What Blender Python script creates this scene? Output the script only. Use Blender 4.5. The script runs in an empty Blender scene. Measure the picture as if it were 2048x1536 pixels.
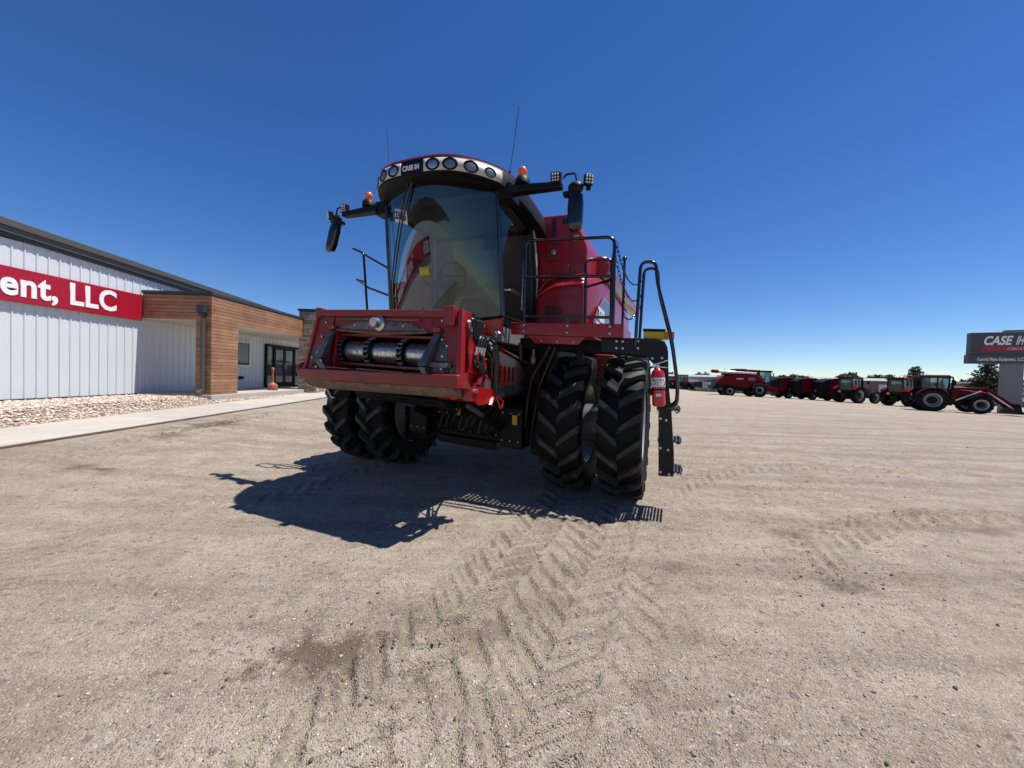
import bpy, bmesh, math, random
import numpy as np
from math import sin, cos, pi, radians, sqrt, atan2
from mathutils import Vector, Matrix
random.seed(7); rng = np.random.default_rng(7)
scn = bpy.context.scene
col = scn.collection

# ------------------------------------------------------------------ camera, sky, sun, exposure
CAM_H = 1.56
cd = bpy.data.cameras.new('camera'); cam = bpy.data.objects.new('camera', cd); col.objects.link(cam)
cd.sensor_width = 36.0; cd.lens = 740.0/2048*36.0; cd.clip_start = .05; cd.clip_end = 6000
cam.matrix_world = Matrix.Translation((0, 0, CAM_H)) @ Matrix.Rotation(pi/2-radians(1.25), 4, 'X') @ Matrix.Rotation(radians(1.7), 4, 'Z')
scn.camera = cam
SUN_EL, SUN_AZ = radians(68), radians(84)          # azimuth measured from +Y towards +X
sdir = Vector((sin(SUN_AZ)*cos(SUN_EL), cos(SUN_AZ)*cos(SUN_EL), sin(SUN_EL)))
w = bpy.data.worlds.new('World'); scn.world = w; w.use_nodes = True
nt = w.node_tree
sky = nt.nodes.new('ShaderNodeTexSky'); sky.sky_type = 'NISHITA'; sky.sun_disc = False
sky.sun_elevation = SUN_EL; sky.sun_rotation = SUN_AZ
sky.altitude = 1400; sky.air_density = 1.0; sky.dust_density = .0; sky.ozone_density = 5.0
bg = nt.nodes['Background']; bg.inputs['Strength'].default_value = .091
hs = nt.nodes.new('ShaderNodeHueSaturation'); hs.inputs['Saturation'].default_value = 1.23; hs.inputs['Hue'].default_value = .51
nt.links.new(sky.outputs[0], hs.inputs['Color']); nt.links.new(hs.outputs[0], bg.inputs['Color'])
sl = bpy.data.lights.new('sun', 'SUN'); sl.energy = 5.0; sl.angle = radians(.5); sl.color = (1, .96, .90)
so = bpy.data.objects.new('sun', sl); col.objects.link(so)
so.rotation_euler = sdir.to_track_quat('Z', 'Y').to_euler(); so.location = (20, 3, 40)
vs = scn.view_settings; vs.view_transform = 'Standard'; vs.look = 'None'; vs.exposure = .45; vs.gamma = 1; vs.use_curve_mapping = False
scn.cycles.max_bounces = 6; scn.cycles.transparent_max_bounces = 12

# ------------------------------------------------------------------ helpers
def tag(o, label=None, cat=None, group=None, kind=None):
    if label: o['label'] = label
    if cat: o['category'] = cat
    if group: o['group'] = group
    if kind: o['kind'] = kind
    return o
def empty(name, loc=(0, 0, 0), rz=0, label=None, cat=None, group=None):
    o = bpy.data.objects.new(name, None); col.objects.link(o)
    o.location = loc; o.rotation_euler = (0, 0, rz); o.empty_display_size = .2
    return tag(o, label, cat, group)
def copy_tree(o, parent=None):
    c = o.copy(); col.objects.link(c); c.parent = parent
    for ch in list(o.children): copy_tree(ch, c)
    return c

XF = [None]     # optional vertex transform while building
class MB:
    def __init__(s): s.v = []; s.f = []; s.st = []
    def add(s, vs, fs):
        s.st.append((len(s.v), len(s.f))); b = len(s.v); s.v.extend([tuple(map(float, p)) for p in vs]); s.f.extend([tuple(b+i for i in f) for f in fs]); return s
    def box(s, c, size, M=None):
        hx, hy, hz = size[0]/2, size[1]/2, size[2]/2
        P = [Vector((sx*hx, sy*hy, sz*hz)) for sz in (-1, 1) for sx, sy in ((-1, -1), (1, -1), (1, 1), (-1, 1))]
        if M is not None: P = [M @ p for p in P]
        c = Vector(c)
        return s.add([p+c for p in P], [(3, 2, 1, 0), (4, 5, 6, 7), (0, 1, 5, 4), (1, 2, 6, 5), (2, 3, 7, 6), (3, 0, 4, 7)])
    def bx(s, x0, x1, y0, y1, z0, z1):
        return s.box(((x0+x1)/2, (y0+y1)/2, (z0+z1)/2), (abs(x1-x0), abs(y1-y0), abs(z1-z0)))
    def hexa(s, P):       # 8 points: bottom ring 4, top ring 4
        return s.add(P, [(3, 2, 1, 0), (4, 5, 6, 7), (0, 1, 5, 4), (1, 2, 6, 5), (2, 3, 7, 6), (3, 0, 4, 7)])
    def prism(s, poly, ax, a, b):   # polygon in the two other axes (order x,y,z without ax), extruded from a to b
        n = len(poly)
        def mk(p, t):
            q = list(p); q.insert(ax, t); return q
        return s.add([mk(p, a) for p in poly]+[mk(p, b) for p in poly],
                     [tuple(range(n))[::-1], tuple(range(n, 2*n))]+[(i, (i+1) % n, n+(i+1) % n, n+i) for i in range(n)])
    def beam(s, p0, p1, w_, h_, up=(0, 0, 1)):
        p0, p1 = Vector(p0), Vector(p1); d = (p1-p0); L = d.length; d.normalize()
        u = Vector(up); r = d.cross(u)
        if r.length < 1e-4: r = d.cross(Vector((1, 0, 0)))
        r.normalize(); u = r.cross(d)
        P = []
        for q in (p0, p1): P += [q-r*w_/2-u*h_/2, q+r*w_/2-u*h_/2, q+r*w_/2+u*h_/2, q-r*w_/2+u*h_/2]
        return s.add(P, [(0, 1, 2, 3)[::-1], (4, 5, 6, 7), (0, 1, 5, 4), (1, 2, 6, 5), (2, 3, 7, 6), (3, 0, 4, 7)])
    def tube(s, pts, r, n=8, closed=False, cap=True):
        pts = [Vector(p) for p in pts]; m = len(pts); rings = []
        pr = None
        for i, p in enumerate(pts):
            if closed: d = pts[(i+1) % m]-pts[i-1]
            else: d = pts[min(i+1, m-1)]-pts[max(i-1, 0)]
            d.normalize()
            if pr is None:
                a = Vector((0, 0, 1)) if abs(d.z) < .9 else Vector((1, 0, 0)); pr = d.cross(a).normalized()
            else:
                pr = pr-d*pr.dot(d)
                if pr.length < 1e-5: pr = d.cross(Vector((1, .3, .2)))
                pr.normalize()
            q = d.cross(pr); rr = r[i] if isinstance(r, (list, tuple)) else r
            rings.append([p+(pr*cos(2*pi*k/n)+q*sin(2*pi*k/n))*rr for k in range(n)])
        vs = [v for R_ in rings for v in R_]; fs = []
        for i in range(m if closed else m-1):
            a, b = i*n, ((i+1) % m)*n
            for k in range(n): fs.append((a+k, a+(k+1) % n, b+(k+1) % n, b+k))
        if cap and not closed: fs += [tuple(range(n))[::-1], tuple(range((m-1)*n, m*n))]
        return s.add(vs, fs)
    def cyl(s, p0, p1, r, r1=None, n=16): return s.tube([p0, p1], [r, r if r1 is None else r1], n)
    def lathe(s, prof, o, ax, n=32, closed=False):   # prof (r, h)
        ax = Vector(ax).normalized(); a = Vector((0, 0, 1)) if abs(ax.z) < .9 else Vector((1, 0, 0))
        u = ax.cross(a).normalized(); v = ax.cross(u); o = Vector(o); vs = []; m = len(prof)
        for r, h in prof:
            for k in range(n): vs.append(o+ax*h+(u*cos(2*pi*k/n)+v*sin(2*pi*k/n))*r)
        fs = []
        for i in range(m if closed else m-1):
            A, B = i*n, ((i+1) % m)*n
            for k in range(n): fs.append((A+k, A+(k+1) % n, B+(k+1) % n, B+k))
        if not closed:
            if prof[0][0] > 1e-5: fs.append(tuple(range(n))[::-1])
            if prof[-1][0] > 1e-5: fs.append(tuple(range((m-1)*n, m*n)))
        return s.add(vs, fs)
    def ball(s, c, r, n=12, m=8, sc=(1, 1, 1)):
        vs = []; fs = []
        for i in range(m+1):
            t = pi*i/m
            for k in range(n): vs.append((c[0]+sc[0]*r*sin(t)*cos(2*pi*k/n), c[1]+sc[1]*r*sin(t)*sin(2*pi*k/n), c[2]+sc[2]*r*cos(t)))
        for i in range(m):
            for k in range(n): fs.append((i*n+k, (i+1)*n+k, (i+1)*n+(k+1) % n, i*n+(k+1) % n))
        return s.add(vs, fs)
    def grid(s, fn, nu, nv, flip=False):
        vs = [fn(i/nu, j/nv) for j in range(nv+1) for i in range(nu+1)]; fs = []
        for j in range(nv):
            for i in range(nu):
                a = j*(nu+1)+i; q = (a, a+1, a+nu+2, a+nu+1); fs.append(q[::-1] if flip else q)
        return s.add(vs, fs)
    def build(s, name, mat, parent=None, ang=40, bevel=0, solid=0, fix=True):
        me = bpy.data.meshes.new(name); V = [XF[0](p) for p in s.v] if XF[0] else s.v
        me.from_pydata(V, [], s.f); me.update()
        if fix:
            bm = bmesh.new(); bm.from_mesh(me); bmesh.ops.recalc_face_normals(bm, faces=bm.faces); bm.to_mesh(me); bm.free()
        if ang:
            me.polygons.foreach_set('use_smooth', [True]*len(me.polygons)); me.set_sharp_from_angle(angle=radians(ang))
        me.materials.append(mat)
        o = bpy.data.objects.new(name, me); col.objects.link(o); o.parent = parent
        if solid:
            md = o.modifiers.new('solid', 'SOLIDIFY'); md.thickness = solid; md.offset = -1
        if bevel:
            md = o.modifiers.new('bevel', 'BEVEL'); md.width = bevel; md.segments = 2; md.limit_method = 'ANGLE'; md.angle_limit = radians(35); md.harden_normals = True
        return o
def split(m_, name, mt, parent, **k):      # one object for each piece added to the builder
    out = []; st = m_.st+[(len(m_.v), len(m_.f))]
    for (a, c), (a2, c2) in zip(st[:-1], st[1:]):
        q = MB(); q.add(m_.v[a:a2], [tuple(i-a for i in f) for f in m_.f[c:c2]]); out.append(q.build(name, M[mt], parent, **k))
    return out
def arc(c, r, a0, a1, n, plane='xz', k=0):
    out = []
    for i in range(n+1):
        a = a0+(a1-a0)*i/n; p, q = r*cos(a), r*sin(a)
        if plane == 'xz': out.append((c[0]+p, c[1], c[2]+q))
        elif plane == 'yz': out.append((c[0], c[1]+p, c[2]+q))
        else: out.append((c[0]+p, c[1]+q, c[2]))
    return out
def fillet(pts, r, n=5):      # round the corners of a polyline
    pts = [Vector(p) for p in pts]; out = [pts[0]]
    for i in range(1, len(pts)-1):
        a, b, c = pts[i-1], pts[i], pts[i+1]
        d0, d1 = (a-b), (c-b); t = min(r, d0.length*.49, d1.length*.49)
        p, q = b+d0.normalized()*t, b+d1.normalized()*t
        for k in range(n+1):
            u = k/n; out.append(p*(1-u)**2+b*2*u*(1-u)+q*u*u)
    out.append(pts[-1]); return out
def text_mesh(name, body, size, depth, mat, parent, M, bold=.0, align='LEFT', squash=1.0, sp=1.0):
    cu = bpy.data.curves.new(name, 'FONT'); cu.body = body; cu.size = size; cu.extrude = depth; cu.offset = bold; cu.align_x = align; cu.resolution_u = 4; cu.space_character = sp
    ob = bpy.data.objects.new('tmp', cu); col.objects.link(ob)
    bpy.context.view_layer.update()
    me = bpy.data.meshes.new_from_object(ob.evaluated_get(bpy.context.evaluated_depsgraph_get()))
    bpy.data.objects.remove(ob); bpy.data.curves.remove(cu)
    me.name = name; me.transform(Matrix.Diagonal((squash, 1, 1, 1)))
    me.transform(M)
    if XF[0]:
        for v in me.vertices: v.co = XF[0](v.co)
    me.materials.clear(); me.materials.append(mat)
    o = bpy.data.objects.new(name, me); col.objects.link(o); o.parent = parent
    return o
def frame(o, xd, yd):     # matrix: text x axis -> xd, y axis -> yd
    x = Vector(xd).normalized(); y = Vector(yd).normalized(); z = x.cross(y)
    return Matrix(((x.x, y.x, z.x, o[0]), (x.y, y.y, z.y, o[1]), (x.z, y.z, z.z, o[2]), (0, 0, 0, 1)))

# ------------------------------------------------------------------ materials
def mat(name, color=(.5, .5, .5), rough=.5, metal=0, coat=0, spec=None, noise=None, bump=None, rnd=0, coords='Object'):
    m = bpy.data.materials.new(name); m.use_nodes = True; n = m.node_tree.nodes; L = m.node_tree.links
    b = n['Principled BSDF']; b.inputs['Base Color'].default_value = (*color, 1); b.inputs['Roughness'].default_value = rough; b.inputs['Metallic'].default_value = metal
    if coat: b.inputs['Coat Weight'].default_value = coat; b.inputs['Coat Roughness'].default_value = .06
    if spec is not None: b.inputs['Specular IOR Level'].default_value = spec
    tc = n.new('ShaderNodeTexCoord'); src = None
    if noise:       # (scale, second colour, lo, hi)
        nz = n.new('ShaderNodeTexNoise'); nz.inputs['Scale'].default_value = noise[0]; nz.inputs['Detail'].default_value = 6; nz.inputs['Roughness'].default_value = .65
        L.new(tc.outputs[coords], nz.inputs['Vector'])
        r = n.new('ShaderNodeMapRange'); r.inputs['From Min'].default_value = noise[2]; r.inputs['From Max'].default_value = noise[3]; L.new(nz.outputs['Fac'], r.inputs['Value'])
        mx = n.new('ShaderNodeMix'); mx.data_type = 'RGBA'; mx.inputs['A'].default_value = (*color, 1); mx.inputs['B'].default_value = (*noise[1], 1)
        L.new(r.outputs[0], mx.inputs['Factor']); L.new(mx.outputs['Result'], b.inputs['Base Color']); src = mx
        if len(noise) > 4:
            rr = n.new('ShaderNodeMapRange'); rr.inputs['To Min'].default_value = rough; rr.inputs['To Max'].default_value = noise[4]
            L.new(r.outputs[0], rr.inputs['Value']); L.new(rr.outputs[0], b.inputs['Roughness'])
    if rnd:
        oi = n.new('ShaderNodeObjectInfo'); h = n.new('ShaderNodeHueSaturation'); r2 = n.new('ShaderNodeMapRange')
        r2.inputs['To Min'].default_value = 1-rnd; r2.inputs['To Max'].default_value = 1+rnd
        L.new(oi.outputs['Random'], r2.inputs['Value']); L.new(r2.outputs[0], h.inputs['Value'])
        if src: L.new(src.outputs['Result'], h.inputs['Color'])
        else: h.inputs['Color'].default_value = (*color, 1)
        L.new(h.outputs[0], b.inputs['Base Color'])
    if bump:        # (scale, strength, distance)
        nb = n.new('ShaderNodeTexNoise'); nb.inputs['Scale'].default_value = bump[0]; nb.inputs['Detail'].default_value = 5; L.new(tc.outputs[coords], nb.inputs['Vector'])
        bp = n.new('ShaderNodeBump'); bp.inputs['Strength'].default_value = bump[1]; bp.inputs['Distance'].default_value = bump[2]
        L.new(nb.outputs['Fac'], bp.inputs['Height']); L.new(bp.outputs[0], b.inputs['Normal'])
    return m
M = {}
M['red'] = mat('red_paint', (.30, .0055, .007), .32, coat=.25, noise=(2.2, (.25, .010, .011), .45, .8, .42))
M['red_far'] = mat('shade_darkened_red_paint', (.115, .002, .005), .5, spec=.12)  # shade put into the colour: darker, duller red for the far machines' shaded sides
M['red_worn'] = mat('worn_red_paint', (.215, .006, .008), .42, coat=.1, noise=(4, (.12, .045, .032), .47, .72, .7), bump=(60, .1, .004))
M['worn_steel'] = mat('bare_worn_steel', (.12, .13, .15), .35, .6, noise=(9, (.05, .045, .045), .4, .7, .6))
M['dusty_steel'] = mat('dusty_steel', (.19, .145, .105), .75, .1, noise=(11, (.075, .05, .036), .4, .7))
M['chrome'] = mat('bright_steel', (.55, .54, .52), .28, .9, noise=(16, (.2, .16, .12), .5, .75, .55))
M['polish'] = mat('polished_drum_steel', (.62, .61, .60), .26, .9, noise=(30, (.16, .13, .11), .45, .7, .5))
M['black'] = mat('black_paint', (.005, .005, .006), .36, spec=.3, noise=(5, (.012, .011, .010), .55, .8, .55))
M['tube'] = mat('black_tube_paint', (.004, .004, .005), .22, coat=.4)
M['plastic'] = mat('black_plastic', (.006, .006, .0065), .5, spec=.22)
M['under'] = mat('black_chassis', (.0045, .0045, .005), .5, spec=.2, noise=(4, (.010, .0085, .007), .45, .7, .7))
M['rubber'] = mat('tyre_rubber', (.005, .005, .005), .65, spec=.2, noise=(7, (.014, .012, .010), .55, .85), bump=(45, .12, .004))
M['lug'] = mat('dusty_lug_rubber', (.016, .0155, .015), .66, noise=(6, (.075, .063, .050), .48, .78), bump=(45, .12, .004))
M['rim'] = mat('silver_rim_paint', (.50, .51, .52), .38, .35, noise=(4, (.35, .33, .30), .5, .8))
M['white_rim'] = mat('grey_white_rim', (.46, .46, .46), .45, .1)
M['visor_grey'] = mat('visor_panel_grey', (.50, .47, .43), .45, noise=(12, (.43, .40, .36), .4, .8))
M['silver'] = mat('silver_trim', (.42, .42, .40), .4, .3)
M['lens_dark'] = mat('lamp_bowl', (.20, .20, .20), .3, .5)
M['decal_yellow'] = mat('yellow_decal', (.55, .40, .02), .5)
M['decal_white'] = mat('white_decal', (.7, .7, .7), .45)
M['decal_black'] = mat('black_print', (.01, .01, .01), .5)
M['decal_grey'] = mat('grey_decal', (.13, .12, .15), .3)
M['orange'] = mat('orange_lens', (.75, .16, .01), .25, coat=.3)
M['ext_red'] = mat('extinguisher_red', (.48, .008, .012), .25, coat=.5)
M['hose'] = mat('hose_rubber', (.008, .008, .008), .38)
M['seat'] = mat('seat_fabric', (.20, .20, .20), .9)
M['inner'] = mat('cab_trim_grey', (.15, .148, .14), .7)
M['white_wall'] = mat('white_wall_steel', (.625, .665, .685), .42, noise=(1.3, (.585, .625, .645), .4, .8))
M['eave'] = mat('grey_brown_trim', (.085, .075, .068), .45)
M['soffit'] = mat('soffit_cream', (.58, .54, .47), .6)
M['cap'] = mat('dark_metal_cap', (.035, .034, .036), .4)
M['sign_red'] = mat('sign_red', (.36, .006, .022), .35)
M['sign_white'] = mat('sign_white', (.82, .82, .82), .4)
M['wood'] = mat('stained_wood_board', (.345, .172, .088), .5, noise=(3.5, (.19, .088, .045), .38, .80), rnd=.20, bump=(25, .1, .003))
M['wood'].node_tree.nodes['Noise Texture'].inputs['Scale'].default_value = 2.6
M['stone'] = mat('ledge_stone', (.40, .32, .25), .85, noise=(6, (.23, .175, .135), .4, .75), rnd=.4, bump=(30, .5, .02))
M['mortar'] = mat('dark_mortar', (.06, .05, .045), .9)
M['concrete'] = mat('concrete', (.44, .40, .345), .8, noise=(1.6, (.36, .325, .28), .35, .75), bump=(50, .25, .004), rnd=.05)
M['door_black'] = mat('door_black', (.006, .006, .006), .6, spec=.2)
M['soil'] = mat('tan_soil', (.26, .195, .14), .95)
M['kerb_dirt'] = mat('dirt_stained_kerb', (.10, .075, .055), .95, noise=(3, (.24, .19, .15), .5, .75))
M['tread'] = mat('grip_tread_steel', (.10, .10, .10), .4, .6)
M['rock'] = mat('river_rock', (.52, .40, .30), .8, noise=(9, (.30, .215, .155), .4, .75), coords='Generated')
M['glass_dark'] = mat('dark_window_glass', (.012, .014, .016), .04, spec=.9)
M['terracotta'] = mat('terracotta_plastic', (.30, .095, .060), .6)
M['pylon'] = mat('grey_pylon_paint', (.055, .058, .066), .5, rnd=.05)
M['pylon2'] = mat('grey_pylon_column', (.17, .175, .185), .55)
M['bark'] = mat('bark', (.09, .06, .045), .9)
M['needle'] = mat('conifer_needles', (.030, .048, .026), .8, noise=(1.2, (.05, .07, .035), .4, .7))
M['leaf'] = mat('shrub_leaves', (.055, .065, .035), .8, noise=(.2, (.09, .08, .05), .4, .7))
M['grass'] = mat('rough_grass', (.10, .11, .045), .9, noise=(.6, (.17, .145, .08), .4, .7))
M['shed'] = mat('grey_shed_steel', (.34, .34, .33), .6, noise=(.4, (.28, .28, .27), .4, .7))
M['shed_roof'] = mat('pale_shed_roof', (.34, .35, .35), .5)
M['brown_wall'] = mat('brown_far_wall', (.20, .15, .115), .8)
M['pole'] = mat('weathered_pole', (.13, .10, .08), .9)
M['van'] = mat('pale_car_paint', (.6, .6, .6), .35)

def glass(name, tint, refl, ior=1.5, rough=0.01):
    m = bpy.data.materials.new(name); m.use_nodes = True; n = m.node_tree.nodes; L = m.node_tree.links
    n.remove(n['Principled BSDF']); out = n['Material Output']
    t = n.new('ShaderNodeBsdfTransparent'); t.inputs['Color'].default_value = (*tint, 1)
    g = n.new('ShaderNodeBsdfGlossy'); g.inputs['Roughness'].default_value = rough; g.inputs['Color'].default_value = (refl*.84, refl, refl*.98, 1)
    fr = n.new('ShaderNodeFresnel'); fr.inputs['IOR'].default_value = ior
    mx = n.new('ShaderNodeMixShader'); L.new(fr.outputs[0], mx.inputs[0]); L.new(t.outputs[0], mx.inputs[1]); L.new(g.outputs[0], mx.inputs[2]); L.new(mx.outputs[0], out.inputs['Surface'])
    return m
M['glass'] = glass('cab_glass', (.56, .62, .59), .95, 1.74)
M['side_glass'] = glass('side_window_glass', (.68, .74, .72), .95, 1.40)
M['lens'] = glass('lamp_lens', (.85, .87, .88), .9, 1.5)
M['glass_far'] = glass('tractor_cab_glass', (.45, .52, .52), .9, 1.6)

def ground_mat():
    m = bpy.data.materials.new('packed_dirt'); m.use_nodes = True; n = m.node_tree.nodes; L = m.node_tree.links
    b = n['Principled BSDF']; b.inputs['Roughness'].default_value = .95; b.inputs['Specular IOR Level'].default_value = .15
    geo = n.new('ShaderNodeNewGeometry')
    def noise(s, d=4, r=.6):
        z = n.new('ShaderNodeTexNoise'); z.inputs['Scale'].default_value = s; z.inputs['Detail'].default_value = d; z.inputs['Roughness'].default_value = r
        L.new(geo.outputs['Position'], z.inputs['Vector']); return z.outputs['Fac']
    def rng_(v, a, b_, c=0, d=1):
        r = n.new('ShaderNodeMapRange'); r.inputs['From Min'].default_value = a; r.inputs['From Max'].default_value = b_; r.inputs['To Min'].default_value = c; r.inputs['To Max'].default_value = d
        L.new(v, r.inputs['Value']); return r.outputs[0]
    def mix(fac, A, B, blend='MIX'):
        x = n.new('ShaderNodeMix'); x.data_type = 'RGBA'; x.blend_type = blend
        for k, v in (('A', A), ('B', B)):
            if isinstance(v, tuple): x.inputs[k].default_value = (*v, 1)
            else: L.new(v, x.inputs[k])
        if isinstance(fac, float): x.inputs['Factor'].default_value = fac
        else: L.new(fac, x.inputs['Factor'])
        return x.outputs['Result']
    c = mix(rng_(noise(.35, 5), .35, .7), (.445, .378, .300), (.375, .313, .243))
    c = mix(rng_(noise(3.0, 6, .7), .42, .75), c, (.275, .225, .172))
    mp = n.new('ShaderNodeMapping'); mp.inputs['Scale'].default_value = (.10, 1.4, 1); mp.inputs['Rotation'].default_value = (0, 0, radians(8)); L.new(geo.outputs['Position'], mp.inputs['Vector'])
    ns = n.new('ShaderNodeTexNoise'); ns.inputs['Scale'].default_value = 1.6; ns.inputs['Detail'].default_value = 6; ns.inputs['Roughness'].default_value = .7; L.new(mp.outputs[0], ns.inputs['Vector'])
    c = mix(rng_(ns.outputs['Fac'], .44, .70, 0, .85), c, (.220, .177, .134))
    c = mix(rng_(noise(1.1, 6, .75), .52, .66, 0, .7), c, (.255, .198, .140))
    # coarse sand grains
    vo = n.new('ShaderNodeTexVoronoi'); vo.inputs['Scale'].default_value = 120; vo.inputs['Randomness'].default_value = 1
    L.new(geo.outputs['Position'], vo.inputs['Vector'])
    sp = n.new('ShaderNodeSeparateColor'); L.new(vo.outputs['Color'], sp.inputs[0])
    c = mix(rng_(sp.outputs[0], .82, .99, 0, .6), c, (.60, .54, .47))
    c = mix(rng_(sp.outputs[1], .86, .98, 0, .7), c, (.13, .105, .085))
    vo2 = n.new('ShaderNodeTexVoronoi'); vo2.inputs['Scale'].default_value = 30; L.new(geo.outputs['Position'], vo2.inputs['Vector'])
    sp2 = n.new('ShaderNodeSeparateColor'); L.new(vo2.outputs['Color'], sp2.inputs[0])
    c = mix(rng_(sp2.outputs[0], .93, 1, 0, .35), c, (.52, .46, .39))
    c = mix(rng_(sp2.outputs[2], .93, 1, 0, .6), c, (.15, .12, .10))
    at = n.new('ShaderNodeAttribute'); at.attribute_name = 'fines'      # finer soil inside wheel tracks
    c = mix(rng_(at.outputs['Fac'], 0, 1, 0, .55), c, (.335, .280, .210))
    at2 = n.new('ShaderNodeAttribute'); at2.attribute_name = 'damp'     # loose dark topsoil patches
    c = mix(rng_(at2.outputs['Fac'], 0, 1, 0, .85), c, (.115, .085, .058))
    L.new(c, b.inputs['Base Color'])
    h1 = noise(120, 3); h2 = noise(22, 5, .7)
    ad = n.new('ShaderNodeMath'); ad.operation = 'MULTIPLY_ADD'; L.new(h2, ad.inputs[0]); ad.inputs[1].default_value = 2.0; L.new(h1, ad.inputs[2])
    ad2 = n.new('ShaderNodeMath'); ad2.operation = 'MULTIPLY_ADD'; L.new(vo.outputs['Distance'], ad2.inputs[0]); ad2.inputs[1].default_value = -1.0; L.new(ad.outputs[0], ad2.inputs[2])
    bp = n.new('ShaderNodeBump'); bp.inputs['Strength'].default_value = .9; bp.inputs['Distance'].default_value = .012
    L.new(ad2.outputs[0], bp.inputs['Height']); L.new(bp.outputs[0], b.inputs['Normal'])
    return m
M['ground'] = ground_mat()
# ------------------------------------------------------------------ terrain
def sstep(a, b, x):
    t = np.clip((np.asarray(x, float)-a)/(b-a), 0, 1); return t*t*(3-2*t)
def kerb_x(Y): return -7.8-.0392*(Y-5.6)
def kerb_z(Y): return .26+.012*(np.clip(Y, -10, 30)-5.6)
def tz(X, Y):
    X = np.asarray(X, float); Y = np.asarray(Y, float)
    left = (kerb_z(Y)-.055)*sstep(-3.9, -7.6, X)
    right = -.55*sstep(12, 50, X)
    return left+right
_lat = rng.random((256, 256))
def vnoise(x, y):
    xi = np.floor(x).astype(int); yi = np.floor(y).astype(int); fx = x-xi; fy = y-yi
    fx = fx*fx*(3-2*fx); fy = fy*fy*(3-2*fy)
    a = _lat[xi & 255, yi & 255]; b = _lat[(xi+1) & 255, yi & 255]; c = _lat[xi & 255, (yi+1) & 255]; d = _lat[(xi+1) & 255, (yi+1) & 255]
    return (a*(1-fx)+b*fx)*(1-fy)+(c*(1-fx)+d*fx)*fy
def fbm(x, y, f, o=4):
    s = 0; a = .5
    for k in range(o): s = s+a*(vnoise(x*f+17.3*k, y*f+9.1*k)-.5); f *= 2.1; a *= .5
    return s
def axis(lo, hi, d0, g, core):
    out = [0.]; 
    while out[-1] < hi: x = out[-1]; d = max(d0, g*max(0, x-core)+d0); out.append(x+(min(d, .045) if x < 8 else d))
    pos = np.array(out); out = [0.]
    while out[-1] > lo: x = out[-1]; d = max(d0, g*max(0, -x-core)+d0); out.append(x-(min(d, .042) if x > -7.8 else d))
    return np.concatenate([np.array(out)[::-1][:-1], pos])
gx = axis(-40, 70, .016, .0115, 1.6); gx = np.concatenate([[-1800, -600, -200, -90], gx, [110, 180, 320, 600, 1200, 2500]])
ys = [1.0]
while ys[-1] < 120: ys.append(ys[-1]+(min(.045, max(.013, .0088*ys[-1]-.004)) if ys[-1] < 11 else .0088*ys[-1]-.004))
gy = np.concatenate([[-900, -300, -100, -40, -15, -6, -2.5, -1, -.2, .3, .65, .85], ys, [170, 260, 420, 800, 1600, 3000]])
GX, GY = np.meshgrid(gx, gy)
Z = tz(GX, GY)
near = (1-sstep(12, 40, np.hypot(GX, GY)))
Z = Z+near*(.030*fbm(GX, GY, .55, 3)+.016*fbm(GX, GY, 2.3, 3))
fine = 1-sstep(5, 9, GY)
Z = Z+fine*(.011*fbm(GX, GY, 14, 3)+.006*fbm(GX+50, GY, 42, 2))
fines = np.zeros_like(Z); damp = np.zeros_like(Z)
def track(p0, p1, w_, depth, curve=0., flip=1, seed=0., wear=.35, pitch=.235):
    """lug prints of one agricultural tyre along p0 -> p1"""
    global Z, fines, damp
    p0 = np.array(p0, float); p1 = np.array(p1, float); d = p1-p0; Ln = np.hypot(*d); d /= Ln; nrm = np.array([-d[1], d[0]])
    rx = GX-p0[0]; ry = GY-p0[1]; s = rx*d[0]+ry*d[1]; t = rx*nrm[0]+ry*nrm[1]
    t = t-curve*(s/Ln)*(1-s/Ln)*4
    t = t+.03*(vnoise(s*1.3+seed*7, s*0+seed)-.5)+.05*fbm(GX+seed, GY, 3.5, 3)
    s = s+.07*fbm(GX+31, GY+seed, 3.0, 3)
    inside = (s > -.3) & (s < Ln+.3) & (np.abs(t) < w_*.9)
    if not inside.any(): return
    a = np.abs(t)/(w_/2); side = np.sign(t)
    ph = (s*flip+np.abs(t)*1.05+np.where(side > 0, pitch/2, 0))/pitch+seed
    fr = ph-np.floor(ph)
    lug = sstep(.06, .14, fr)*(1-sstep(.50, .58, fr))*sstep(.02, .10, a)*(1-sstep(.96, 1.04, a))
    rim = np.exp(-((fr-.60)/.05)**2)*(1-sstep(.95, 1.05, a))+.55*np.exp(-((a-1.07)/.06)**2)*np.clip(fbm(GX+seed*5, GY, 5, 3)*5+.3, 0, 1)
    fade = np.clip(sstep(-.3, .6, s)*(1-sstep(Ln-.6, Ln+.3, s)), 0, 1)
    pres = np.clip((fbm(GX+seed*13, GY, .9, 3)+wear)*3.2, 0, 1)*np.clip(fbm(GX, GY+seed*3, 5.5, 3)*3.4+1.0, .3, 1)*fade*inside
    Z = Z+pres*(-depth*lug+depth*.55*rim)+pres*depth*.25*fbm(GX, GY, 9, 2)
    fines = np.maximum(fines, pres*lug)
    damp = np.maximum(damp, pres*.55*np.clip(rim, 0, 1))
hx, hy = -.3987, -.9171                                  # direction the combine faces
def ahead(cx, cy, L0, L1): return (cx+hx*L0, cy+hy*L0), (cx+hx*L1, cy+hy*L1)
for (cx, cy), dp, sd in (((1.585, 5.06), .032, .1), ((.925, 5.345), .036, .6), ((-1.865, 6.56), .012, .3), ((-2.53, 6.85), .012, .8)):
    track(*ahead(cx, cy, .4, 6.3), .52, dp, seed=sd, wear=.55)
track((1.0, 5.0), (-.75, 1.2), .5, .020, seed=7.7, wear=.25, flip=-1, curve=.12)
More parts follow.
